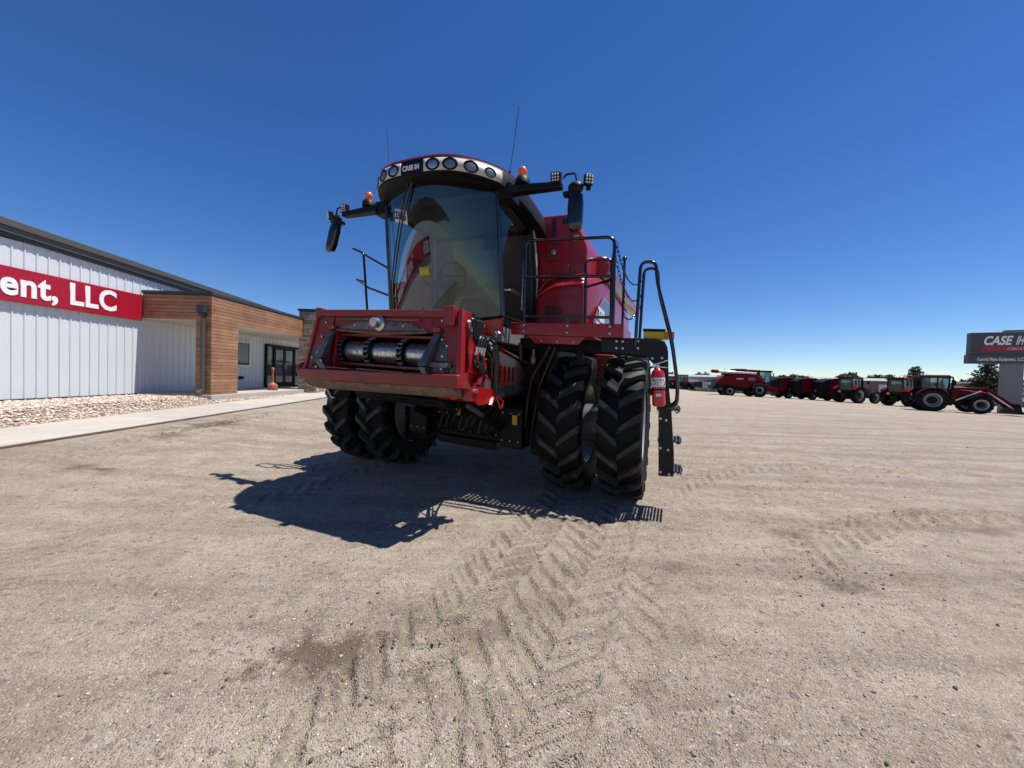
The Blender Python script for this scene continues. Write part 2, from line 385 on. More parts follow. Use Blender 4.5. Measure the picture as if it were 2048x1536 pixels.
track((1.75, 4.6), (.35, 1.1), .5, .018, seed=8.3, wear=.2, flip=-1, curve=-.1)
track((2.3, 5.2), (7.8, 6.6), .50, .034, curve=1.0, seed=2.2, wear=.5)
track((2.6, 4.6), (8.6, 5.7), .48, .020, curve=.8, seed=2.9, wear=.12)
track((2.5, 3.1), (6.9, 4.4), .50, .034, curve=.6, seed=3.3, wear=.5)
track((3.4, 2.3), (6.2, 4.0), .50, .026, curve=-.1, seed=4.4, wear=.35)
track((-6.75, 5.0), (-7.05, 11.5), .40, .045, curve=.1, seed=5.5, wear=.45)
track((-6.2, 5.0), (-6.4, 9.5), .40, .022, curve=.1, seed=6.5, wear=.15)
for (px, py, rx_, ry_, am) in ((-.92, 1.95, .42, .20, 1.0), (-.55, 2.35, .30, .16, .5), (2.55, 2.85, .24, .11, .95), (2.9, 3.9, .30, .18, .55), (1.4, 3.05, .2, .1, .5),
                               (.1, 2.9, .3, .15, .35), (1.75, 4.0, .35, .15, .4), (-6.95, 8.6, .35, .8, 1.0), (-6.7, 7.3, .25, .5, .7), (-5.75, 5.1, .30, .12, 1.0), (-4.2, 4.2, .3, .15, .3), (-3.0, 3.0, .35, .2, .3), (3.6, 2.0, .4, .15, .5), (5.2, 4.0, .6, .15, .5), (.9, 1.8, .25, .15, .5), (-.2, 2.2, .3, .14, .6), (.35, 2.5, .3, .12, .5), (-5.2, 6.6, .3, .2, .3), (4.6, 3.0, .5, .14, .4), (1.15, 2.2, .25, .12, .35)):
    r2 = ((GX-px)/rx_)**2+((GY-py)/ry_)**2
    mk = np.clip(np.exp(-r2*.8)*1.35-.42+2.6*fbm(GX, GY, 7, 5)+.8*(vnoise(GX*60, GY*60)-.5), 0, 1)*(r2 < 5)*am
    damp = np.maximum(damp, mk); Z = Z+mk*.012*(fbm(GX, GY, 18, 3)+.4)
def big_mesh(name, X, Y, Zz):
    ny, nx = X.shape; me = bpy.data.meshes.new(name)
    co = np.stack([X, Y, Zz], -1).reshape(-1, 3).astype(np.float32)
    i = np.arange(ny*nx).reshape(ny, nx); q = np.stack([i[:-1, :-1], i[:-1, 1:], i[1:, 1:], i[1:, :-1]], -1).reshape(-1).astype(np.int32)
    nf = len(q)//4
    me.vertices.add(len(co)); me.vertices.foreach_set('co', co.ravel()); me.loops.add(len(q)); me.loops.foreach_set('vertex_index', q)
    me.polygons.add(nf); me.polygons.foreach_set('loop_start', np.arange(0, nf*4, 4, dtype=np.int32)); me.polygons.foreach_set('loop_total', np.full(nf, 4, dtype=np.int32))
    me.polygons.foreach_set('use_smooth', np.ones(nf, dtype=bool)); me.update(); me.validate(); return me
gme = big_mesh('ground', GX, GY, Z)
for nm, A in (('fines', fines), ('damp', damp)):
    at = gme.attributes.new(nm, 'FLOAT', 'POINT'); at.data.foreach_set('value', A.ravel().astype(np.float32))
gme.materials.append(M['ground'])
go = bpy.data.objects.new('ground', gme); col.objects.link(go)
tag(go, 'packed tan dirt and gravel yard with tyre tread tracks', kind='structure')

def stone_cloud(name, pts, rad, material, flat=.6, label=None, cat=None):
    """many small irregular stones as one mesh"""
    base = np.array([(1, 0, 0), (-1, 0, 0), (0, 1, 0), (0, -1, 0), (0, 0, 1), (0, 0, -1), (.62, .62, .5), (-.62, .62, .5), (-.62, -.62, .5), (.62, -.62, .5)], float)
    tri = np.array([(0, 6, 9), (0, 2, 6), (2, 7, 6), (2, 1, 7), (1, 8, 7), (1, 3, 8), (3, 9, 8), (3, 0, 9), (4, 6, 7), (4, 7, 8), (4, 8, 9), (4, 9, 6), (5, 2, 0), (5, 1, 2), (5, 3, 1), (5, 0, 3)])
    n = len(pts); P = np.repeat(base[None], n, 0)*(1+.35*(rng.random((n, len(base), 1))-.5))
    a = rng.random(n)*2*pi; ca, sa = np.cos(a)[:, None], np.sin(a)[:, None]
    sx = rad*(.8+.6*rng.random(n)); sy = rad*(.6+.4*rng.random(n)); sz = rad*flat*(.7+.5*rng.random(n))
    x = P[..., 0]*sx[:, None]; y = P[..., 1]*sy[:, None]; z = P[..., 2]*sz[:, None]
    tl = (rng.random(n)-.5)[:, None]*.7; z = z+x*tl
    V = np.stack([x*ca-y*sa+pts[:, 0:1], x*sa+y*ca+pts[:, 1:2], z+pts[:, 2:3]], -1).reshape(-1, 3).astype(np.float32)
    F_ = (tri[None]+(np.arange(n)*len(base))[:, None, None]).reshape(-1).astype(np.int32); nf = len(F_)//3
    me = bpy.data.meshes.new(name); me.vertices.add(len(V)); me.vertices.foreach_set('co', V.ravel()); me.loops.add(len(F_)); me.loops.foreach_set('vertex_index', F_)
    me.polygons.add(nf); me.polygons.foreach_set('loop_start', np.arange(0, nf*3, 3, dtype=np.int32)); me.polygons.foreach_set('loop_total', np.full(nf, 3, dtype=np.int32)); me.update()
    cv = np.repeat(rng.random(n), len(base)).astype(np.float32)
    at = me.attributes.new('tone', 'FLOAT', 'POINT'); at.data.foreach_set('value', cv)
    me.materials.append(material); o = bpy.data.objects.new(name, me); col.objects.link(o)
    return tag(o, label, cat, kind='stuff')
def tone_mat(name, stops, rough=.85):
    m = bpy.data.materials.new(name); m.use_nodes = True; n = m.node_tree.nodes; L = m.node_tree.links; b = n['Principled BSDF']; b.inputs['Roughness'].default_value = rough
    at = n.new('ShaderNodeAttribute'); at.attribute_name = 'tone'; cr = n.new('ShaderNodeValToRGB'); els = cr.color_ramp.elements
    els[0].position = stops[0][0]; els[0].color = (*stops[0][1], 1); els[1].position = stops[-1][0]; els[1].color = (*stops[-1][1], 1)
    for p, c in stops[1:-1]: e = els.new(p); e.color = (*c, 1)
    L.new(at.outputs['Fac'], cr.inputs[0]); L.new(cr.outputs[0], b.inputs['Base Color']); return m
M['pebble'] = tone_mat('yard_pebbles', [(0, (.11, .09, .075)), (.3, (.22, .185, .15)), (.6, (.31, .265, .22)), (.85, (.42, .37, .32)), (1, (.66, .61, .55))])
M['rocks'] = tone_mat('landscape_rock', [(0, (.34, .235, .17)), (.25, (.50, .385, .29)), (.6, (.62, .51, .41)), (1, (.76, .68, .59))])
def ground_at(x, y):          # sample the displaced sheet
    j = np.clip(np.searchsorted(gx, x)-1, 0, len(gx)-2); i = np.clip(np.searchsorted(gy, y)-1, 0, len(gy)-2)
    u = (x-gx[j])/(gx[j+1]-gx[j]); v = (y-gy[i])/(gy[i+1]-gy[i])
    return (Z[i, j]*(1-u)+Z[i, j+1]*u)*(1-v)+(Z[i+1, j]*(1-u)+Z[i+1, j+1]*u)*v
n = 38000; d_ = 1.0+9*rng.random(n)**2.0; th = (rng.random(n)-.5)*2.1
px = d_*np.tan(th*.9)*.9; py = d_
ok = (px > -7.5) & (px < 14); px, py = px[ok], py[ok]
r_ = .0025+.0045*rng.random(len(px))**2+.008*(rng.random(len(px)) > .985)*rng.random(len(px)); r_ = r_*(.75+.12*py)
stone_cloud('gravel', np.stack([px, py, ground_at(px, py)+r_*.15], 1), r_, M['pebble'], label='small loose pebbles and grit scattered over the dirt yard')
M['clod'] = tone_mat('dark_soil_clods', [(0, (.07, .05, .035)), (.6, (.13, .10, .075)), (1, (.30, .25, .20))])
n = 700; cx_ = np.concatenate([rng.normal(-.85, .35, 240), rng.normal(2.6, .35, 100), rng.uniform(-4, 7, 240), rng.normal(-6.9, .3, 120)]); cy_ = np.concatenate([rng.normal(2.0, .25, 240), rng.normal(2.9, .2, 100), 1.2+5*rng.random(240)**1.5, rng.uniform(5, 11, 120)])
r_ = .003+.010*rng.random(n)**3.5; stone_cloud('soil_clods', np.stack([cx_, cy_, ground_at(cx_, cy_)+r_*.2], 1), r_, M['clod'], .8, label='dark little clods of soil lying beside the tyre tracks')
# ------------------------------------------------------------------ sidewalk, rock bed
sw = MB(); SY0, SY1 = -24., 40.
def sw_pt(Y, off): return (kerb_x(Y)-off, Y)
sw.hexa([(kerb_x(SY0)-.01, SY0, -.2), (kerb_x(SY1)-.01, SY1, -.2), (kerb_x(SY1)-1.84, SY1, -.2), (kerb_x(SY0)-1.84, SY0, -.2),
         (kerb_x(SY0)-.01, SY0, float(kerb_z(SY0))-.03), (kerb_x(SY1)-.01, SY1, float(kerb_z(SY1))-.03), (kerb_x(SY1)-1.84, SY1, float(kerb_z(SY1))-.03), (kerb_x(SY0)-1.84, SY0, float(kerb_z(SY0))-.03)])
swo = sw.build('sidewalk', M['concrete'], ang=0); tag(swo, kind='structure')
Y = SY0
while Y < SY1-.1:
    y1 = min(Y+1.83, SY1); g = .006
    a0, a1 = float(kerb_z(Y)), float(kerb_z(y1)); s = MB()
    s.hexa([(kerb_x(Y), Y+g, a0-.32), (kerb_x(y1), y1-g, a1-.32), (kerb_x(y1)-1.85, y1-g, a1-.32), (kerb_x(Y)-1.85, Y+g, a0-.32),
            (kerb_x(Y), Y+g, a0), (kerb_x(y1), y1-g, a1), (kerb_x(y1)-1.85, y1-g, a1), (kerb_x(Y)-1.85, Y+g, a0)])
    s.build('slab', M['concrete'], swo, ang=0, bevel=.012); Y = y1
for Y in np.arange(SY0, SY1-.1, 1.6):
    s = MB(); y1 = min(Y+1.6, SY1); a0, a1 = float(kerb_z(Y)), float(kerb_z(y1)); s.hexa([(kerb_x(Y)+.001, Y, a0-.3), (kerb_x(y1)+.001, y1, a1-.3), (kerb_x(y1)+.010, y1, a1-.3), (kerb_x(Y)+.010, Y, a0-.3), (kerb_x(Y)+.001, Y, a0-.018), (kerb_x(y1)+.001, y1, a1-.018), (kerb_x(y1)+.006, y1, a1-.022), (kerb_x(Y)+.006, Y, a0-.022)]); s.build('kerb_stain', M['kerb_dirt'], swo, ang=0)
WX, FZ = -13.0, .60                    # wall plane and floor level of the building
rb = MB()
def bed(u, v):
    Y = -24+u*64; x0 = kerb_x(Y)-1.80; x = x0+(WX-.05-x0)*v
    return (x, Y, float(kerb_z(Y))-.05+(FZ-.10-float(kerb_z(Y))+.05)*min(1, v*3.6))
rb.grid(bed, 64, 18)
tag(rb.build('rock_bed', M['soil']), 'bare soil under the landscaping rocks beside the wall', kind='structure')
n = 38000; v = rng.random(n); Yv = 5.2+27*rng.random(n)**1.3
x0 = kerb_x(Yv)-1.90; xx = x0+(WX+.12-x0)*v; zz = kerb_z(Yv)-.05+(FZ-.10-kerb_z(Yv)+.05)*np.minimum(1, v*3.6)
ok = ~((xx < -10.3) & (Yv > 12.7) & (Yv < 23.6)); xx, Yv, zz = xx[ok], Yv[ok], zz[ok]
stone_cloud('landscape_rocks', np.stack([xx, Yv, zz+.012+.03*rng.random(len(xx))], 1), .018+.026*rng.random(len(xx))**1.5, M['rocks'], .55, label='pale tan landscaping rocks between the sidewalk and the white wall')
# ------------------------------------------------------------------ dealership building
bld = empty('dealership_building', (-13, 14, 0), label='white ribbed steel building with wood clad entrance canopy and stone pillar', cat='building')
bi = Matrix.Translation((13, -14, 0))
XF[0] = lambda p: bi @ Vector(p)
core = MB(); core.bx(-34, WX-.03, -30, 24.4, .3, 4.6)
core.build('wall', M['white_wall'], bld, ang=0)
PITCH = .255
prof = [(0, 0), (.012, .026), (.040, .026), (.052, .002), (.15, .014), (PITCH-.002, 0)]
def panel_mesh(k):
    pts = []
    for i in range(k):
        for y, d in prof: pts.append((d, y+i*PITCH))
    poly = [(WX+d, y) for d, y in pts]+[(WX-.028, k*PITCH-.002), (WX-.028, 0)]
    m_ = MB(); m_.prism(poly, 2, 0, 4.12); return m_
pm = panel_mesh(1); 
XF[0] = None
p0 = pm.build('wall_panel', M['white_wall'], bld, ang=0); ndone = 0
Yp = 8.3
first = True
while Yp < 24.2:
    o = p0 if first else p0.copy()
    if not first: col.objects.link(o); o.parent = bld
    o.location = (13, Yp-14, FZ-.03); first = False; Yp += PITCH
run = panel_mesh(int((8.3+30)/PITCH)); ro = run.build('wall_panel_run', M['white_wall'], bld, ang=0); ro.location = (13, 8.3-int((8.3+30)/PITCH)*PITCH-14, FZ-.03)
XF[0] = lambda p: bi @ Vector(p)
def rk(Y): return 5.17-.038*(Y-9)
b = MB(); b.bx(WX-.02, WX+.028, -30, 24.3, FZ-.11, FZ-.032); b.build('base_shadow_strip', M['cap'], bld, ang=0)  # dark strip standing in for the shadow gap along the wall base
b = MB()
def rake(x0, x1, dz0, dz1, m_): m_.hexa([(x0, -30, rk(-30)+dz0), (x1, -30, rk(-30)+dz0), (x1, 24.8, rk(24.8)+dz0), (x0, 24.8, rk(24.8)+dz0), (x0, -30, rk(-30)+dz1), (x1, -30, rk(-30)+dz1), (x1, 24.8, rk(24.8)+dz1), (x0, 24.8, rk(24.8)+dz1)])
rake(-34.5, -12.93, -.30, -.04, b); b.build('roof', M['eave'], bld, ang=0)
b = MB(); rake(-12.929, -12.80, -.19, 0, b); b.build('rake_gutter', M['eave'], bld, ang=0, bevel=.02)
b = MB(); rake(-12.925, -12.855, -.335, -.192, b); b.build('rake_fascia', M['eave'], bld, ang=0)
b = MB(); rake(WX-.05, -12.90, -.44, -.302, b); b.build('rake_trim', M['cap'], bld, ang=0)
# canopy
CX0, CX, CY0, CY1, CZ0, CZ1 = -13.0, -10.5, 12.9, 18.5, 3.20, 4.05
cn = MB(); cn.bx(-12.93, CX-.03, CY0+.03, CY1, CZ0+.02, CZ1); cn.bx(-12.93, -10.78, CY1+.001, 23.6, CZ0+.02, CZ1); cn.bx(-11.02, CX-.03, CY0+.03, 14.12, FZ-.3, CZ0+.018)
cno = cn.build('canopy', M['mortar'], bld, ang=0)
b = MB(); b.bx(-12.93, CX-.04, CY0+.04, CY1-.002, CZ0-.012, CZ0+.015); b.bx(-12.93, -10.79, CY1-.001, 23.6, CZ0-.012, CZ0+.015); b.build('soffit', M['soffit'], bld, ang=0)
b = MB(); b.bx(-12.93, CX+.03, CY0-.03, CY1+.03, CZ1+.002, CZ1+.11); b.build('canopy_cap', M['cap'], bld, ang=0, bevel=.01)
bh = .1205; z = CZ0-.005; k = 0
def board(x0, x1, y0, y1, z0):
    m_ = MB(); m_.bx(x0, x1, y0, y1, z0, z0+bh-.011)
    m_.build('board', M['wood'], cno, ang=0, bevel=.004)
while z+bh <= CZ1+.012:
    board(-12.9, CX-.004, CY0-.002, CY0+.026, z); board(CX-.026, CX+.002, CY0, CY1, z); z += bh
z = CZ0-.005-bh
while z > FZ-.15:
    board(-11.05, CX-.004, CY0-.002, CY0+.026, z); board(CX-.026, CX+.002, CY0, 14.15, z); z -= bh
b = MB(); b.bx(-11.06, -11.03, CY0+.03, 14.15, FZ-.2, CZ0-.013); b.bx(-11.028, CX-.03, 14.122, 14.15, FZ-.2, CZ0-.013); b.build('column_return', M['wood'], bld, ang=0)
b = MB(); b.bx(WX+.04, CX+.12, CY0-.12, 23.5, FZ-.35, FZ-.02); b.build('entrance_slab', M['concrete'], bld, ang=0, bevel=.01)
b = MB(); b.bx(CX-.04, CX+.006, CY1+.002, CY1+.05, CZ0-.02, CZ1+.1); b.build('corner_trim', M['cap'], bld, ang=0)
b = MB(); b.bx(-10.88, -10.62, CY0-.20, CY0-.005, 3.42, 3.68); b.bx(-10.84, -10.66, CY0-.16, CY0-.005, 3.32, 3.418); db = b.build('downspout_head', M['cap'], bld, ang=0, bevel=.008)
b = MB(); b.bx(-10.80, -10.70, CY0-.115, CY0-.005, .78, 3.318); b.box((-10.75, CY0-.17, .70), (.098, .28, .10), Matrix.Rotation(radians(28), 3, 'X')); b.build('downspout', M['eave'], bld, ang=0, bevel=.006)
# stone pillar
sx0, sx1, sy0, sy1, sz0, sz1 = -10.72, -9.86, 18.56, 19.7, .30, 4.50
b = MB(); b.bx(sx0, sx1, sy0, sy1, sz0, sz1); spo = b.build('stone_pillar', M['mortar'], bld, ang=0)
b = MB(); b.bx(sx0-.07, sx1+.07, sy0-.07, sy1+.07, sz1+.002, sz1+.10); b.build('pillar_cap', M['cap'], bld, ang=0, bevel=.01)
z = sz0
while z < sz1-.04:
    h = min(.06+.07*random.random(), sz1-z)
    y = None; x = sx0
    while x < sx1-.01:
        L_ = min(.16+.30*random.random(), sx1-x); 
        if sx1-x-L_ < .09: L_ = sx1-x
        m_ = MB(); m_.box((x+L_/2, sy0-.012-.012*random.random(), z+h/2), (L_-.012, .06, h-.012), Matrix.Rotation(radians(random.uniform(-1.5, 1.5)), 3, 'Y')); m_.build('stone', M['stone'], spo, ang=0, bevel=.012); x += L_
    y = sy0-.02
    while y < sy1-.01:
        L_ = min(.16+.30*random.random(), sy1-y)
        if sy1-y-L_ < .09: L_ = sy1-y
        m_ = MB(); m_.box((sx1+.014+.012*random.random(), y+L_/2, z+h/2), (.06, L_-.012, h-.012), Matrix.Rotation(radians(random.uniform(-1.5, 1.5)), 3, 'X')); m_.build('stone', M['stone'], spo, ang=0, bevel=.012); y += L_
    z += h
# doors and window under the canopy
dx = WX+.04
DY0, DY1, DZ1 = 19.35, 22.55, 2.86
b = MB()
for y in (DY0, DY0+.62, DY1-.72, DY1-.10): b.bx(dx, dx+.10, y, y+.10, FZ-.02, DZ1)
b.bx(dx+.002, dx+.098, DY0+.1, DY1-.1, DZ1-.12, DZ1-.001); dfr = b.build('door_frame', M['door_black'], bld, ang=0)
for y0, y1 in ((DY0+.1, DY0+.62), (DY1-.62, DY1-.10)):
    b = MB(); b.bx(dx+.03, dx+.045, y0, y1, FZ, DZ1-.12); b.build('sidelight_pane', M['glass_dark'], dfr, ang=0)
dm = (DY0+.72+DY1-.72)/2
for y0, y1, hs in ((DY0+.722, dm-.006, 1), (dm+.006, DY1-.722, -1)):
    b = MB(); b.bx(dx+.02, dx+.07, y0, y0+.10, FZ, DZ1-.122); b.bx(dx+.02, dx+.07, y1-.10, y1, FZ, DZ1-.122); b.bx(dx+.021, dx+.069, y0+.1, y1-.1, FZ, FZ+.24); b.bx(dx+.021, dx+.069, y0+.1, y1-.1, DZ1-.25, DZ1-.122)
    dr = b.build('door', M['door_black'], bld, ang=0)
    b = MB(); b.bx(dx+.035, dx+.05, y0+.1, y1-.1, FZ+.24, DZ1-.25); b.build('pane', M['glass_dark'], dr, ang=0)
    hy_ = (y1-.05) if hs > 0 else (y0+.05)
    b = MB(); b.tube([(dx+.07, hy_, FZ+.95), (dx+.12, hy_, FZ+.97), (dx+.12, hy_, FZ+1.23), (dx+.07, hy_, FZ+1.25)], .012); b.build('handle', M['chrome'], dr)
b = MB(); wy0, wy1, wz0, wz1 = 16.7, 18.25, 1.62, 2.86
b.bx(dx, dx+.06, wy0, wy0+.09, wz0, wz1); b.bx(dx, dx+.06, wy1-.09, wy1, wz0, wz1); b.bx(dx, dx+.06, wy0+.09, wy1-.09, wz0, wz0+.09); b.bx(dx, dx+.06, wy0+.09, wy1-.09, wz1-.09, wz1)
wo = b.build('window', M['white_wall'], bld, ang=0)
b = MB(); b.bx(dx+.01, dx+.025, wy0+.09, wy1-.09, wz0+.09, wz1-.09); b.build('pane', M['glass_dark'], wo, ang=0)
b = MB(); b.bx(dx, dx+.09, 17.55, 17.75, 1.02, 1.16); b.tube([(dx+.09, 17.65, 1.09), (dx+.14, 17.65, 1.09)], .05, 12); b.build('hose_bib', M['black'], bld, ang=0, bevel=.008)
XF[0] = None
# red wall sign
sg = empty('wall_sign', (-12.87, 4, 0), label='long red sign band with white lettering on the white wall', cat='sign')
si = Matrix.Translation((12.87, -4, 0)); XF[0] = lambda p: si @ Vector(p)
SGX = -12.87
b = MB(); b.bx(WX+.045, SGX, -5.2, 12.86, 3.09, 3.97); b.build('sign_band', M['sign_red'], sg, ang=0, bevel=.012)
text_mesh('lettering', 'Central Plains Equipment, LLC', .86, .006, M['sign_white'], sg, frame((SGX+.008, 12.02, 3.275), (0, 1, 0), (0, 0, 1)), bold=.026, align='RIGHT', squash=.86, sp=1.06)
b = MB(); b.bx(SGX+.003, SGX+.02, -5.0, -1.6, 3.10, 3.93); b.build('logo_panel', M['decal_black'], sg, ang=0)
text_mesh('logo_lettering', 'CASE IH', .72, .006, M['sign_white'], sg, frame((SGX+.026, -4.75, 3.3), (0, 1, 0), (0, 0, 1)), bold=.02)
XF[0] = None
# cigarette receptacle
b = MB(); ck = empty('cigarette_receptacle', (-11.0, 17.0, FZ-.02), label='terracotta coloured cigarette receptacle with slim neck by the entrance', cat='ashtray')
b.lathe([(.19, 0), (.205, .02), (.205, .20), (.19, .26), (.06, .35), (.05, .37)], (0, 0, 0), (0, 0, 1), 28); b.build('base', M['terracotta'], ck)
b = MB(); b.lathe([(.05, .35), (.044, .40), (.042, .86), (.05, .88)], (0, 0, 0), (0, 0, 1), 20); b.build('neck', M['terracotta'], ck)
b = MB(); b.lathe([(.05, .87), (.068, .89), (.068, .96), (.06, 1.02), (.03, 1.05), (0, 1.05)], (0, 0, 0), (0, 0, 1), 20); hd = b.build('head', M['terracotta'], ck)
b = MB(); b.lathe([(.02, 0), (.02, .012)], (.05, -.048, .945), (.7, -.7, 0), 12); b.build('hole', M['decal_black'], hd)
# ------------------------------------------------------------------ wheels
def lug_tyre(R, w_, rr, nl, lh, lugw=.06, n=64, sweep=.66, joined=True):
    m_ = MB(); rt = R-lh; lugs = MB()
    half = [(rr, .36), (rr+.02, .43), (rr+.45*(rt-rr), .5), (rt-.10, .495), (rt-.035, .47), (rt-.006, .40), (rt, .2)]
    prof = [(r, -h*w_) for r, h in half]+[(rt, 0)]+[(r, h*w_) for r, h in half[::-1]]
    m_.lathe(prof, (0, 0, 0), (0, 1, 0), n)
    m_.f = [f for f in m_.f if len(f) == 4]
    st = [(.005, 0, .9), (.10, 0, .95), (.22, .002, 1.0), (.34, .008, 1.08), (.45, .020, 1.18), (.505, .045, 1.2), (.505, .085, 1.1)]
    for sgn in (1, -1):
        for k in range(nl):
            th0 = 2*pi*(k+(0 if sgn > 0 else .5))/nl; V = []
            for f_, drop, ws in st:
                y = sgn*f_*w_; th = th0+sweep*(f_*w_)**.9/R*1.05
                top = R-drop; bot = rt-.02-drop*1.0; a = lugw*ws/2/R; b_ = a*1.45
                for r, dt in ((bot, -b_), (top, -a), (top, a), (bot, b_)): V.append((r*cos(th+dt), y, r*sin(th+dt)))
            F_ = []
            for i in range(len(st)-1):
                for j in range(3): F_.append((i*4+j, i*4+j+1, i*4+4+j+1, i*4+4+j))
            F_ += [(0, 1, 2, 3)]; e = (len(st)-1)*4; F_ += [(e, e+1, e+2, e+3)]
            lugs.add(V, F_)
    if not joined: return m_, lugs
    m_.add(lugs.v, lugs.f); return m_
def rim_mesh(rr, w_, face):     # face: +1 dish opens towards +y
    m_ = MB(); f = face
    m_.lathe([(rr+.012, -.40*w_), (rr+.012, -.36*w_), (rr-.03, -.30*w_), (rr-.04, 0), (rr-.03, .30*w_), (rr+.012, .36*w_), (rr+.012, .40*w_), (rr-.012, .40*w_), (rr-.055, .29*w_), (rr-.065, .12*w_*f),
              (rr-.10, .05*w_*f), (.24, .16*w_*f), (.20, .22*w_*f), (.10, .22*w_*f), (.001, .23*w_*f)], (0, 0, 0), (0, 1, 0), 40)
    m_.f = [q for q in m_.f if len(q) == 4]
    return m_
def bolts(m_, r, y, n, rad=.018, h=.03):
    for k in range(n):
        a = 2*pi*k/n; m_.cyl((r*cos(a), y, r*sin(a)), (r*cos(a), y+h, r*sin(a)), rad, n=6)
def make_wheel(parent, loc, R, w_, rr, nl, lh, face, rimmat, proto={}):
    key = (R, w_, rr, nl, lh, face, rimmat.name)
    if key not in proto:
        r_o = rim_mesh(rr, w_, face); r_ = r_o.build('wheel', rimmat, parent, ang=35)
        cs, lg = lug_tyre(R, w_, rr, nl, lh, lugw=.072*R/.95, joined=False); cs.build('tyre', M['rubber'], r_, ang=38); lg.build('tyre_lugs', M['lug'], r_, ang=22)['kind'] = 'stuff'
        h = MB(); h.lathe([(.13, 0), (.13, .05*face), (.09, .09*face), (.001, .095*face)], (0, .22*w_*face, 0), (0, 1, 0), 20); bolts(h, .17, .205*w_*face, 10, h=.03*face)
        h.build('hub', M['under'], r_); r_.location = loc; proto[key] = r_
        return r_
    src = proto[key]; c = src.copy(); col.objects.link(c); c.parent = parent; c.location = loc
    for ch in src.children:
        d = ch.copy(); col.objects.link(d); d.parent = c
    return c
# ------------------------------------------------------------------ the combine in front
cmb = empty('combine_harvester', (-.47, 5.95, 0), -pi/2-radians(23.5), 'big red combine harvester with dual front tyres and raised feeder house', 'combine')
TL = .045
for yc, f in ((2.24, 1), (1.52, -1), (-1.52, 1), (-2.24, -1)):
    wl = make_wheel(cmb, (0, yc, .925), .95, .52, .535, 19, .068, f, M['rim'])
    wl.rotation_euler = (0, .13*yc, 0)
XF[0] = None
for yc, f in ((1.45, 1), (-1.45, -1)):
    make_wheel(cmb, (-3.75, yc, .72), .74, .50, .36, 18, .04, f, M['rim'])
for s in (-1, 1):
    b = MB(); b.lathe([(.17, s*1.2), (.17, s*1.66), (.27, s*1.68), (.27, s*2.06), (.17, s*2.08), (.17, s*2.15)], (0, 0, .925), (0, 1, 0), 28); b.build('dual_hub', M['lens_dark'], cmb)
b = MB(); b.bx(-.28, .28, -1.22, 1.22, .72, 1.16); b.bx(-.42, .36, -1.24, -.98, .45, 1.35); b.bx(-.42, .36, .98, 1.24, .45, 1.35); b.build('front_axle', M['under'], cmb, bevel=.02)
b = MB(); b.bx(-3.95, -3.55, -1.3, 1.3, .58, .86); b.build('rear_axle', M['under'], cmb, bevel=.02)
XF[0] = lambda p: (p[0], p[1], p[2]-TL*p[1])
def B(name, m_, mt, parent=None, **k): return m_.build(name, M[mt], parent or cmb, **k)
# chassis mass
b = MB(); b.bx(-4.6, -.36, -1.0, 1.0, 1.18, 2.1); b.bx(-2.6, -.6, -.85, .85, .75, 1.2); b.bx(-.35, .7, -.64, .64, 1.95, 2.1); ch_ = B('chassis', b, 'under', bevel=.02)
b = MB(); b.bx(.36, .44, -.98, .98, .62, 1.14); b.bx(.44, .62, .62, .95, .60, 1.16); b.bx(.44, .62, -.95, -.62, .60, 1.16); b.bx(.2, .5, -.5, .5, .50, .62); fr_ = B('axle_crossmember', b, 'under', bevel=.015)
b = MB()
for y in (-.9, -.78, -.66, .66, .78, .9):
    for z in (.70, 1.08): b.cyl((.62, y, z), (.635, y, z), .012, n=6)
for y in np.arange(-.5, .55, .14):
    for z in (.72, .95): b.cyl((.44, y, z), (.46, y, z), .012, n=6)
B('frame_bolts', b, 'lens_dark', fr_)['kind'] = 'stuff'
b = MB()
for k in range(9):
    y = -.45+.11*k; b.tube(fillet([(.46, y, .70), (.62, y+.05, .70+.05*(k % 3)), (.60, y+.12, .98), (.3, y+.1, 1.22)], .06), .014, 6)
B('hydraulic_lines', b, 'hose', fr_)
for y in (-.17, .84):
    b = MB(); b.bx(.623 if y > 0 else .445, .628 if y > 0 else .450, y-.035, y+.035, .93, 1.06); B('warning_decal', b, 'decal_yellow', fr_)
b = MB(); b.tube(fillet([(.75, 1.35, 2.0), (.7, 1.1, 1.6), (.55, 1.0, 1.3), (.5, .95, .9)], .1), .022, 8); b.tube(fillet([(.75, 1.42, 2.0), (.68, 1.2, 1.5), (.5, 1.1, 1.25), (.4, 1.0, .8)], .1), .018, 8); b.tube(fillet([(.9, 1.0, 2.02), (.8, .98, 1.8), (.6, .95, 1.7), (.2, .9, 1.65)], .1), .03, 8); B('hose_bundle', b, 'hose')
b = MB(); b.bx(.30, .55, .92, 1.15, 1.5, 1.78); b.bx(.25, .5, 1.05, 1.2, 1.85, 2.05); b.cyl((.5, 1.02, 1.4), (.5, 1.02, 1.62), .06); B('valve_block', b, 'under', bevel=.01)
b = MB(); b.ball((.62, 1.08, 1.83), .055, sc=(.8, .8, 1.2)); b.cyl((.62, 1.08, 1.87), (.62, 1.08, 1.97), .02); B('reservoir', b, 'lens_dark')
b = MB(); b.bx(.2, .62, .88, 2.05, 1.98, 2.12); b.bx(.5, .62, 1.25, 1.40, 1.72, 1.99); b.bx(.5, .62, 1.66, 1.74, 1.80, 1.99); B('platform_bracket', b, 'under', bevel=.01)
# lift cylinders
for y in (-.42, .62):
    b = MB(); b.cyl((1.72, y, 1.30), (1.15, y, 1.08), .032, n=12); c_ = B('lift_cylinder', b, 'chrome'); b = MB(); b.cyl((1.2, y, 1.10), (.42, y, .80), .06, n=14); b.lathe([(.085, -.06), (.085, .06)], (1.72, y, 1.30), (0, 1, 0), 14); B('cylinder_barrel', b, 'under', c_)
